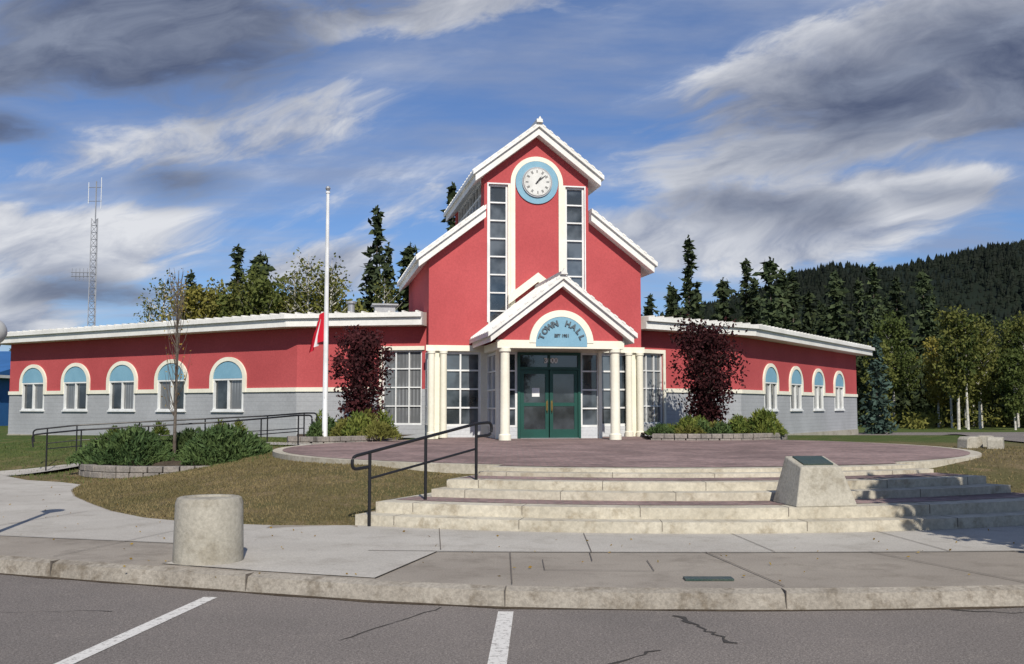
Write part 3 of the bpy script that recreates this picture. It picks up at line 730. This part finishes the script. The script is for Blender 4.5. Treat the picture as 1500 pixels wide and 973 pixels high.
b=MB(); b.lathe([(1.9,.2),(1.85,zpl+.16),(1.2,zpl+.26),(.01,zpl+.32)],M_soil,32,Matrix.Translation((PL[0],PL[1],0))@Matrix.Scale(.88,4,(0,1,0))); b.obj('planter_soil',smooth=True)
stonewall('garden_wall',[(3.7,28.0),(4.6,27.75),(5.6,27.75),(6.6,28.1),(7.4,28.9),(7.9,30)],.26,zb=.74)
stonewall('garden_wall',[(-5.7,26.6),(-5.5,25.9),(-4.9,25.7),(-4.2,26.2),(-3.6,27.0),(-3.2,27.9)],.22,zb=.72)
b=MB(); b.sheet([(3.7,28.1),(4.6,27.85),(5.6,27.85),(6.6,28.2),(7.3,29),(7.8,30),(8.,35.4),(4.,32.2)],.88,M_soil); b.sheet([(-5.6,26.6),(-5.45,26.0),(-4.9,25.8),(-4.3,26.3),(-3.6,27.1),(-3.2,28.0),(-2.9,30.9),(-6.6,31.6)],.83,M_soil); b.obj('garden_bed_soil')

# ------------------------------------------------------------------ vegetation
def nrm(a): return a/np.maximum(np.linalg.norm(a,axis=1,keepdims=True),1e-9)
def leaves(C,Sz,axis=None,asp=1.,wid=.5,jit=.35):
    n=len(C); a=rng.normal(size=(n,3)) if axis is None else nrm(axis)+rng.normal(size=(n,3))*jit
    a=nrm(a); b_=nrm(np.cross(a,rng.normal(size=(n,3)))); Sz=np.asarray(Sz).reshape(-1,1)
    V=np.stack([C-a*Sz*asp,C+b_*Sz*wid,C+a*Sz*asp,C-b_*Sz*wid],1).reshape(-1,3)
    return V,np.arange(4*n).reshape(n,4)
def tree_mesh(name,parts):
    V=[];F=[];mi=[];mats=[];o=0
    for v,f,m in parts:
        v=np.asarray(v).reshape(-1,3); 
        if m not in mats: mats.append(m)
        V+=v.tolist(); fl=[tuple(int(i)+o for i in q) for q in f]; F+=fl; mi+=[mats.index(m)]*len(fl); o+=len(v)
    me=bpy.data.meshes.new(name); me.from_pydata(V,[],F)
    for m in mats: me.materials.append(m)
    me.polygons.foreach_set('material_index',mi); return me
def conifer(name,H,Rb,start=.12,dens=1.,mat_=None,thin=0.,leaf=1.,pw=.75,irr=.3):
    parts=[]; v,f=tube_arr([(0,0,-.3),(.02*H*.1,0,H*.5),(0,0,H)],[H*.014,H*.008,.01],6); parts.append((v,f,M_bark))
    C=[];A=[];S_=[]
    ph=[random.uniform(0,6) for _ in range(4)]
    z=start
    while z<.99:
        rad=Rb*((1-z)**pw)*(1-irr/2+irr/2*math.sin(z*23+ph[0])*math.sin(z*57+ph[1]))*(.85+.3*random.random())+.10
        nb=int(5+4*(1-z))
        for k in range(nb):
            az=random.uniform(0,2*math.pi)
            if random.random()<thin or random.random()<irr*max(0,math.sin(az*2+z*14+ph[2])): continue
            ln=rad*random.uniform(.45,1.2); d=np.array([math.cos(az),math.sin(az),0])
            ns=max(2,int(ln/.30*dens))
            for j in range(ns):
                t=(j+.6)/ns; r=ln*t
                p=d*r+np.array([0,0,z*H+ .10*r-.16*r*r/max(ln,.3)])
                for q in range(2):
                    C.append(p+rng.normal(size=3)*np.array([.13,.13,.09])*(.6+ln*.4)); A.append(d+np.array([0,0,-.15]));S_.append(random.uniform(.16,.32)*leaf)
        z+=random.uniform(.012,.024)*(12/H)**.5
    for _ in range(10): C.append(np.array([0,0,H*random.uniform(.95,1.01)]));A.append(np.array([0,0,1.]));S_.append(.15)
    v,f=leaves(np.array(C),np.array(S_),np.array(A),1.2,.5,.6); parts.append((v,f,mat_ or F_con))
    return tree_mesh(name,parts)
def broadleaf(name,H,Rw,trunk,mat_,bark,nl=3500,ls=.14,base=.3,nlimb=16,tr=.012,up=.8,clump=.42):
    parts=[];C=[]
    v,f=tube_arr([(0,0,-.2),(.05,.02,H*.35),(-.04,.03,H*.7),(0,0,H*.97)],[H*tr*1.2,H*tr*.9,H*tr*.5,.01],8); parts.append((v,f,bark))
    ends=[]
    for k in range(nlimb):
        z0=H*(base+(.92-base)*(k+.3)/nlimb); az=k*2.4+random.uniform(-.5,.5)
        prof_=math.sin(math.pi*min(1,max(.08,(z0/H-base*.8)/(1.05-base*.8))))**.6
        ln=Rw*prof_*random.uniform(.75,1.15)
        d=Vector((math.cos(az),math.sin(az),up)).normalized()
        a=Vector((0,0,z0)); m_=a+d*ln*.5+Vector((0,0,-.05*ln)); e=a+d*ln
        v,f=tube_arr([a,m_,e],[H*tr*.35,H*tr*.2,.006],5); parts.append((v,f,bark)); ends+= [m_,e,a.lerp(m_,.6)]
        for q in range(3):
            e2=m_+Vector((random.uniform(-1,1),random.uniform(-1,1),random.uniform(0,1)))*ln*.45
            v,f=tube_arr([m_,e2],[H*tr*.13,.004],4); parts.append((v,f,bark)); ends.append(e2)
    ends.append(Vector((0,0,H*.95)))
    per=nl//len(ends); rr=Rw*clump
    for e in ends:
        c=rng.normal(size=(int(per*random.uniform(.3,1.6))+1,3)).clip(-2,2)*rr*np.array([.55,.55,.5])*random.uniform(.5,1.1); C.append(c+np.array(e))
    C=np.concatenate(C); v,f=leaves(C,rng.uniform(.6,1.25,len(C))*ls,None,1.,.6); parts.append((v,f,mat_))
    return tree_mesh(name,parts)
cons=[conifer('spruce_a',13,2.5,.06),conifer('spruce_b',15,2.3,.15,thin=.15,irr=.6,leaf=1.15),conifer('spruce_c',11,2.4,.05,pw=.65),conifer('pine_d',16,2.1,.28,thin=.2,irr=.8,leaf=1.3,pw=.5),conifer('pine_e',13,2.3,.30,thin=.1,irr=.9,leaf=1.3,pw=.42)]
asps=[broadleaf('aspen_a',9.5,1.9,0,F_asp,M_birch,3800,.16,.28,18),broadleaf('aspen_b',8,1.7,0,F_bir,M_birch,3800,.16,.22,18),broadleaf('aspen_c',11,2.1,0,F_bir,M_birch,4200,.17,.34,20),broadleaf('aspen_bare',10,1.5,0,F_asp,M_birch,900,.12,.2,26),broadleaf('birch_tall',9,1.4,0,F_bir,M_birch,2200,.14,.42,16,.011)]
cx=[(-24.6,78,1,.80),(-21.0,78,3,.87),(-19.3,78,4,1.03),(-20.2,80,0,.98),(-18.3,82,2,.95),(-22.3,82,2,.9),(-16.9,80,0,.78),(-23.4,80,0,.72),
    (-10.1,76,3,1.03),(-10.9,78,0,.98),(-9.6,79,1,.95),(-7.7,77,4,1.07),(-8.4,79,0,.95),(-7.0,80,2,.95),(-11.8,80,2,.9),(-4.0,68,3,1.03),(-4.6,70,0,1.02),(-5.1,68,4,.95),(-3.5,70,1,.95),(-12.9,82,0,.75),
    (13.9,80,1,1.0),(12.8,81,2,.98),(11.4,84,0,.83),(10.2,85,4,.85),(15.0,83,0,.86),(16.6,80,4,.9),(18.4,80,3,.82),(19.8,78,4,1.0),(21.2,80,0,.95),(22.6,82,1,.85),(24.4,84,2,1.0),(9.0,86,2,.9),(26.2,82,4,.92),(28.4,80,3,.80),(30.2,80,0,.90),(31.5,78,4,.92),(27.3,86,0,1.0),(17.6,85,2,1.05),(33.,80,1,.70),(20.5,86,0,.95)]
for x,y,k,s in cx: link('conifer_tree',cons[k],(x,y,.1),random.uniform(0,6),(s*random.uniform(.95,1.15),s*random.uniform(.95,1.15),s))
ax=[(-22.9,73,0,1.05),(-21.8,74,2,.92),(-17.6,72,2,.98),(-18.6,73,0,1.12),(-16.7,73,1,1.2),(-15.4,72,3,1.2),(-14.4,72,3,1.28),(-13.4,73,0,1.12),(-12.4,70,3,1.2),(-20.5,74,1,1.2),(-11.4,72,1,1.12),(-25.6,75,3,1.15),(-27,76,3,1.0),(-14.0,75,1,1.2),(-9.0,72,3,1.1),(-16.0,75,2,.9),
    (25.0,70,1,.75),(29.6,67,0,.62)]
for i in range(32): ax.append((26.5+i*.6+random.uniform(-.4,.4),random.uniform(60,69),random.choice([4,4,4,1,0,0]),random.uniform(.60,.82)))
for x,y,k,s in ax: link('aspen_tree',asps[k],(x,y,.1),random.uniform(0,6),(s*.95,s*.95,s))
fb=empty('distant_forest',(0,90,0))
def belt(x0,x1,y0,y1,n,smin,smax,pa=.35,lst=None,cs_=.75):
    for i in range(n):
        x=x0+(x1-x0)*(i+random.random())/n; y=random.uniform(y0,y1)
        if random.random()<pa: k=random.choice(lst or asps); s=random.uniform(smin,smax)*.95
        else: k=random.choice(cons); s=random.uniform(smin,smax)*cs_
        link('tree',k,(x,y,.05),random.uniform(0,6),(s,s,s*random.uniform(.9,1.1)),fb)
belt(7,35,88,102,40,.85,1.1,.08)
belt(30,62,80,94,42,.60,.80,.25)
belt(31,64,70,80,36,.6,.8,.85,asps[:3])
belt(24,34,72,78,9,.5,.75,.4,asps[1:3],.6)
belt(46,95,60,110,40,.7,1.0,.5)
belt(-70,-2,90,104,60,.5,.75,.35)
belt(-70,-30,78,90,24,.5,.75,.4)
def shrubs(name,x0,x1,y0,y1,n,mat_,h0,h1,ls):
    C=[]
    for i in range(n):
        x=random.uniform(x0,x1);y=random.uniform(y0,y1);h=random.uniform(h0,h1); g=gh(x,y)
        c=rng.normal(size=(130,3))*np.array([.55*h,.5*h,.34*h])+np.array([x,y,g+h*.5]); C.append(c)
    C=np.concatenate(C); v,f=leaves(C,rng.uniform(.6,1.3,len(C))*ls,None,1.1,.5)
    COL.objects.link(bpy.data.objects.new(name,tree_mesh(name,[(v,f,mat_)])))
shrubs('undergrowth',24,75,66,72,80,F_bir,.6,2.0,.15)
shrubs('undergrowth_shrubs',24,70,62,67,30,F_asp,.4,1.3,.12)
shrubs('forest_understorey',8,80,74,80,120,F_con,1.5,4.,.3)
link('blue_spruce',conifer('blue_spruce_mesh',4.7,.95,.03,1.6,F_blu,leaf=.6),(17.6,49.5,gh(17.6,49.5)),0,1)
pm=broadleaf('purple_tree_mesh',2.95,.90,0,F_pur,M_bark,8500,.056,.06,28,.011,.75,.34)
link('purple_leaf_tree',pm,(-4.15,28.4,.75),.5,1)
pm2=broadleaf('purple_tree_mesh_b',3.15,1.08,0,F_pur,M_bark,10500,.058,.06,30,.011,.65,.34)
link('purple_leaf_tree',pm2,(5.75,30.4,.8),1.8,1)
def whip(name,H,w,mat_,nleaf):
    parts=[];C=[]; v,f=tube_arr([(0,0,-.2),(.02,0,H*.5),(0,0,H)],[.04,.025,.004],6); parts.append((v,f,M_bark))
    for k in range(70):
        z0=H*random.uniform(.16,.93);az=random.uniform(0,6.28);ln=min(H-z0,1.1)*random.uniform(.4,.95)+.1
        a=Vector((0,0,z0));r_=w*random.uniform(.5,1)*(1-(z0/H)**3*.6);m_=a+Vector((math.cos(az)*r_*.6,math.sin(az)*r_*.6,ln*.4));e=a+Vector((math.cos(az)*r_,math.sin(az)*r_,ln))
        v,f=tube_arr([a,m_,e],[.009,.006,.002],4);parts.append((v,f,M_bark))
        for q in range(nleaf): C.append(np.array(m_.lerp(e,random.random()))+rng.normal(size=3)*.05)
    C=np.array(C); v,f=leaves(C,rng.uniform(.02,.035,len(C)),None,1,.6);parts.append((v,f,mat_))
    return tree_mesh(name,parts)
link('young_poplar_tree',whip('young_poplar',4.0,.34,F_fall,2),(-7.35,22.4,.65))
def bush(name,x,y,z,rx,ry,h,n,mat_,ls,up=.9):
    th=rng.uniform(0,2*np.pi,n);r=np.sqrt(rng.uniform(0,1,n));lump=1+.22*np.sin(th*3+x)+.15*np.sin(th*7+y)
    zz=h*(1-r**2.2)*rng.uniform(.35,1.08,n)+.04
    C=np.stack([x+rx*r*lump*np.cos(th),y+ry*r*lump*np.sin(th),z+zz],1)
    A=np.stack([np.cos(th)*r,np.sin(th)*r,np.full(n,up)],1); v,f=leaves(C,rng.uniform(.5,1.3,n)*ls,A,1.5,.35,.5)
    return (v,f,mat_)
def bushobj(name,parts): 
    o=bpy.data.objects.new(name,tree_mesh(name,parts)); COL.objects.link(o); return o
zp=zpl+.20
bushobj('juniper_bush',[bush('',-8.1,21.9,zp,.95,.9,.68,7500,F_jun,.055)])
bushobj('juniper_bush',[bush('',-6.15,21.9,zp,1.0,.9,.72,8000,F_jun,.055)])
bushobj('juniper_bush',[bush('',-7.1,23.1,zp,.9,.7,.62,5000,F_jun,.055)])
bushobj('bed_plants',[bush('',-4.3+random.uniform(-1,.9),27.2+random.uniform(-.6,1.5),.82,random.uniform(.25,.5),.35,random.uniform(.3,.75),900,random.choice([F_bed,F_jun,F_bir]),.06) for _ in range(12)])
bushobj('bed_plants',[bush('',5.6+random.uniform(-1.6,1.9),28.6+random.uniform(-.3,1.2),.87,random.uniform(.25,.5),.35,random.uniform(.2,.5),900,random.choice([F_bed,F_bir,F_jun]),.06) for _ in range(15)])
bushobj('bed_plants',[bush('',7.1,29.0,.87,.5,.4,.65,1600,F_bed,.08)])
bushobj('foundation_shrubs',[bush('',-8.2-i*1.1+random.uniform(-.3,.3),32.2+i*.72-.6,.6,.3,.3,random.uniform(.2,.6),500,random.choice([F_bed,F_jun]),.06) for i in range(6)])
link('shadow_tree',broadleaf('shadow_tree_mesh',4.5,1.62,0,F_bir,M_bark,22000,.12,.20,26,.014,.45,.34),(7.25,9.15,.15),0,1)  # unseen tree, added out of view to cast a shadow on steps and sidewalk
def blades(n,x0,x1,y0,y1,hh):
    X=rng.uniform(x0,x1,n);Y=rng.uniform(y0,y1,n); sd=sdist(X,Y,paved); rr=np.hypot(X-PC[0],Y-PC[1])
    aa=np.degrees(np.arctan2(X-PC[0],-(Y-PC[1])))
    ok=(sd>-.02)&(rr>7.5)&~((rr<10.8)&(aa>-24.3)&(aa<32.4))&(np.hypot((X-PL[0])/2.05,(Y-PL[1])/1.8)>1)
    X=X[ok];Y=Y[ok];Z=ground_h(X,Y);n=len(X);h=rng.uniform(.4,1.2,n)*hh;a=rng.uniform(0,6.28,n);w=.005+Y*.00035
    lean=rng.normal(size=(n,2))*.45*h[:,None]
    V=np.stack([np.stack([X-w*np.cos(a),Y-w*np.sin(a),Z-.01],1),np.stack([X+w*np.cos(a),Y+w*np.sin(a),Z-.01],1),np.stack([X+lean[:,0],Y+lean[:,1],Z+h],1)],1).reshape(-1,3)
    return V,np.arange(3*n).reshape(n,3)
v1,f1=blades(70000,-9,0,13,23,.034); 
v2,f2=blades(9000,6,15,13.5,24,.045); v3,f3=blades(14000,-15,-4,20,31,.055)
COL.objects.link(bpy.data.objects.new('grass',tree_mesh('grass',[(v1,f1,F_grs),(v2,f2,F_grs),(v3,f3,F_grs2)])))
X=rng.uniform(-9,9,420);Y=rng.uniform(8.8,22,420);sd=sdist(X,Y,paved); Z=np.where(sd>0,ground_h(X,Y)+.03,.168)
aa=np.hypot(X-PC[0],Y-PC[1]); ok=aa>10.9; C=np.stack([X,Y,Z],1)[ok]
v,f=leaves(C,rng.uniform(.008,.022,len(C)),np.tile([1.,0,0],(len(C),1)),1,.6,.5)
COL.objects.link(bpy.data.objects.new('fallen_leaves',tree_mesh('fallen_leaves',[(v,f,F_fall)])))

# ------------------------------------------------------------------ hill
hx=np.array([-400,0,60,93,140,177,210,257,303,350,420,520,700,1000]);hz=np.array([0,8,40,62,76,86,92,98,106,119,136,156,166,120])*.96
def hill_h(X,Y):
    r=np.interp(X,hx,hz); t=sst((Y-330)/390); back=1-.5*sst((Y-740)/500)
    n=5*np.sin(X*.021+Y*.013)+3*np.sin(X*.05-Y*.031)+2*np.sin(X*.11+1.7)*np.cos(Y*.09)
    return r*t*back+n*t*np.clip(r/60,0,1)-1
hxs=np.linspace(-400,1000,140);hys=np.linspace(320,1300,90);HX,HY=np.meshgrid(hxs,hys);HZ=hill_h(HX,HY)
V=np.stack([HX.ravel(),HY.ravel(),HZ.ravel()],1);I=np.arange(V.shape[0]).reshape(90,140)
F=np.stack([I[:-1,:-1].ravel(),I[:-1,1:].ravel(),I[1:,1:].ravel(),I[1:,:-1].ravel()],1)
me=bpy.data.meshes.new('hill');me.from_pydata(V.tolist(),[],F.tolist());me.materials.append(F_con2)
for p in me.polygons:p.use_smooth=True
COL.objects.link(bpy.data.objects.new('hill',me))
n=18000; X=rng.uniform(60,600,n);Y=rng.uniform(400,800,n)
Z=hill_h(X,Y); H=rng.uniform(3.0,7,n)*(1+.25*np.sin(X*.07));Wd=H*rng.uniform(.24,.42,n)
bv=[];bf=[]
for (z0,z1,r_) in ((0.0,.55,1.),(.3,.8,.72),(.58,1.,.45)):
    o=len(bv)
    for k in range(6): a=k*math.pi/3+z0; rr=r_*(1. if k%2 else .7); bv.append((rr*math.cos(a),rr*math.sin(a),z0))
    bv.append((0,0,z1)); bf+=[(o+k,o+(k+1)%6,o+6) for k in range(6)]
bv=np.array(bv);bf=np.array(bf); ang=rng.uniform(0,6.28,n);ca,sa=np.cos(ang),np.sin(ang)
VX=X[:,None]+Wd[:,None]*(bv[:,0]*ca[:,None]-bv[:,1]*sa[:,None]);VY=Y[:,None]+Wd[:,None]*(bv[:,0]*sa[:,None]+bv[:,1]*ca[:,None]);VZ=Z[:,None]-1+H[:,None]*bv[:,2]
V=np.stack([VX,VY,VZ],2).reshape(-1,3);F=(bf[None]+(np.arange(n)*len(bv))[:,None,None]).reshape(-1,3)
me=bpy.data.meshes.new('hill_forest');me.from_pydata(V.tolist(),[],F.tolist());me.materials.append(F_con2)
COL.objects.link(bpy.data.objects.new('hill_forest',me))

# ------------------------------------------------------------------ light, sky, camera
sd_=Vector((-.18*.788,.98*.788,-.616))
sl_=bpy.data.lights.new('sun','SUN'); sl_.energy=4.7; sl_.angle=R(.5); sl_.color=(1,.94,.84)
so=bpy.data.objects.new('sun',sl_); COL.objects.link(so); so.rotation_euler=sd_.to_track_quat('-Z','Y').to_euler(); so.location=(5,-10,30)
w=bpy.data.worlds.new('World'); scene.world=w; w.use_nodes=True; nt=w.node_tree
for n_ in list(nt.nodes): nt.nodes.remove(n_)
out=N(nt,'ShaderNodeOutputWorld'); sky=N(nt,'ShaderNodeTexSky',sky_type='NISHITA'); sky.sun_disc=False
sky.sun_elevation=R(38);sky.sun_rotation=R(170);sky.altitude=700;sky.air_density=1.;sky.dust_density=.6;sky.ozone_density=2.5
tc=N(nt,'ShaderNodeTexCoord'); g=tc.outputs['Generated']; sp=N(nt,'ShaderNodeSeparateXYZ'); nt.links.new(g,sp.inputs[0])
ay=mth(nt,'ADD',mth(nt,'ABSOLUTE',sp.outputs[1]),.05)
u=mth(nt,'DIVIDE',sp.outputs[0],ay); v=mth(nt,'DIVIDE',sp.outputs[2],ay)
def comb(x,y,z=0.):
    n=N(nt,'ShaderNodeCombineXYZ')
    for i,s in enumerate((x,y,z)):
        if isinstance(s,(int,float)): n.inputs[i].default_value=s
        else: nt.links.new(s,n.inputs[i])
    return n.outputs[0]
def vm(op,a,b_):
    n=N(nt,'ShaderNodeVectorMath',operation=op)
    for i,s in enumerate((a,b_)):
        if isinstance(s,tuple): n.inputs[i].default_value=s
        else: nt.links.new(s,n.inputs[i])
    return n
sg=mth(nt,'SIGN',sp.outputs[1])
q0=comb(mth(nt,'SUBTRACT',u,mth(nt,'MULTIPLY',v,.45)),mth(nt,'ADD',mth(nt,'MULTIPLY',v,2.3),mth(nt,'MULTIPLY',u,-.28)),sg)
wv=noise(nt,q0,3.2,3,.5,1)
q=vm('ADD',q0,vm('MULTIPLY',vm('SUBTRACT',wv,(.5,.5,.5)).outputs[0],(.28,.28,0.)).outputs[0]).outputs[0]
na=noise(nt,q,4.4,10,.60)
nb_=noise(nt,vm('ADD',q,(.012,.060,0.)).outputs[0],4.4,10,.60)
lit=mth(nt,'ADD',.48,mth(nt,'MULTIPLY',mth(nt,'SUBTRACT',na,nb_),4.2),clamp=True)
uvp=vm('ADD',comb(u,v),vm('MULTIPLY',vm('SUBTRACT',wv,(.5,.5,.5)).outputs[0],(.16,.08,0.)).outputs[0]).outputs[0]
def blob(px,py,a,b_,amt,rot=0):
    c=((px-750)/1500,(597-py)/1500,0.)
    d=vm('SUBTRACT',uvp,c).outputs[0]
    if rot:
        rt=N(nt,'ShaderNodeVectorRotate',rotation_type='Z_AXIS'); nt.links.new(d,rt.inputs[0]); rt.inputs['Angle'].default_value=R(-rot); d=rt.outputs[0]
    d=vm('MULTIPLY',d,(1500/a,1500/b_,0.)); l=N(nt,'ShaderNodeVectorMath',operation='LENGTH'); nt.links.new(d.outputs[0],l.inputs[0])
    return ramp(nt,l.outputs['Value'],1.8,.0,0.,amt)
def total(bl):
    t=None
    for q_ in bl:
        o_=blob(*q_); t=o_ if t is None else mth(nt,'MAXIMUM',t,o_)
    return t
nc=mth(nt,'SUBTRACT',na,.5)
wf=total([(1270,325,340,75,1.25,6),(955,370,120,38,1.),(1220,160,400,130,1.25,10),(1430,60,300,110,1.,15),(470,410,130,45,1.),(60,350,320,70,1.05),(30,460,150,70,1.),(260,220,460,80,.9,6),(620,30,480,60,.85,5),(560,270,320,80,.62)])
df=total([(240,75,260,130,1.35),(20,218,110,42,1.15),(270,268,120,42,1.15),(190,430,150,34,.85),(1230,180,400,100,1.15,8),(1460,130,240,130,1.25),(1150,325,200,40,.95),(430,20,360,70,.85),(1420,300,180,34,.9),(80,120,240,100,.95)])
cw=ramp(nt,mth(nt,'ADD',wf,mth(nt,'MULTIPLY',nc,2.8)),.36,.95,0,.96)
cd=ramp(nt,mth(nt,'ADD',df,mth(nt,'MULTIPLY',nc,2.4)),.42,1.2,0,.95)
den=mth(nt,'ADD',mth(nt,'MAXIMUM',sp.outputs[2],0.),.16)
pv=comb(mth(nt,'DIVIDE',sp.outputs[0],den),mth(nt,'DIVIDE',sp.outputs[1],den),0.)
mp=N(nt,'ShaderNodeMapping'); mp.inputs['Scale'].default_value=(.55,1.5,1); mp.inputs['Rotation'].default_value=(0,0,R(-14)); nt.links.new(pv,mp.inputs[0])
nv=noise(nt,mp.outputs[0],1.5,9,.6)
veil=mth(nt,'ADD',.10,ramp(nt,nv,.36,.68,0,.62))
hz_=ramp(nt,sp.outputs[2],.0,.12,.30,0.)
vcol=mixrgb(nt,ramp(nt,na,.35,.65),(.32,.38,.54),(.50,.55,.67))
c0=mixrgb(nt,cw,vcol,mixrgb(nt,lit,(.34,.38,.49),(.86,.87,.90)))
c1=mixrgb(nt,cd,c0,mixrgb(nt,lit,(.085,.108,.185),(.25,.29,.39)))
cov=mth(nt,'MAXIMUM',mth(nt,'MAXIMUM',cw,cd),mth(nt,'MAXIMUM',veil,hz_))
tint=mixrgb(nt,1.,sky.outputs[0],(.53,.72,1.0),'MULTIPLY')
b1=N(nt,'ShaderNodeBackground');b1.inputs[1].default_value=.10;nt.links.new(tint,b1.inputs[0])
b2=N(nt,'ShaderNodeBackground');b2.inputs[1].default_value=.9;nt.links.new(c1,b2.inputs[0])
mx=N(nt,'ShaderNodeMixShader');nt.links.new(cov,mx.inputs[0]);nt.links.new(b1.outputs[0],mx.inputs[1]);nt.links.new(b2.outputs[0],mx.inputs[2]);nt.links.new(mx.outputs[0],out.inputs[0])

cam=bpy.data.cameras.new('camera');cam.lens=36;cam.sensor_width=36;cam.clip_end=6000;cam.clip_start=.1
co_=bpy.data.objects.new('camera',cam);COL.objects.link(co_);co_.location=(0,0,1.65);co_.rotation_euler=(R(90+4.2),0,0)
scene.camera=co_
scene.view_settings.view_transform='Standard';scene.view_settings.look='None';scene.view_settings.exposure=0
print('objs',len(bpy.data.objects))
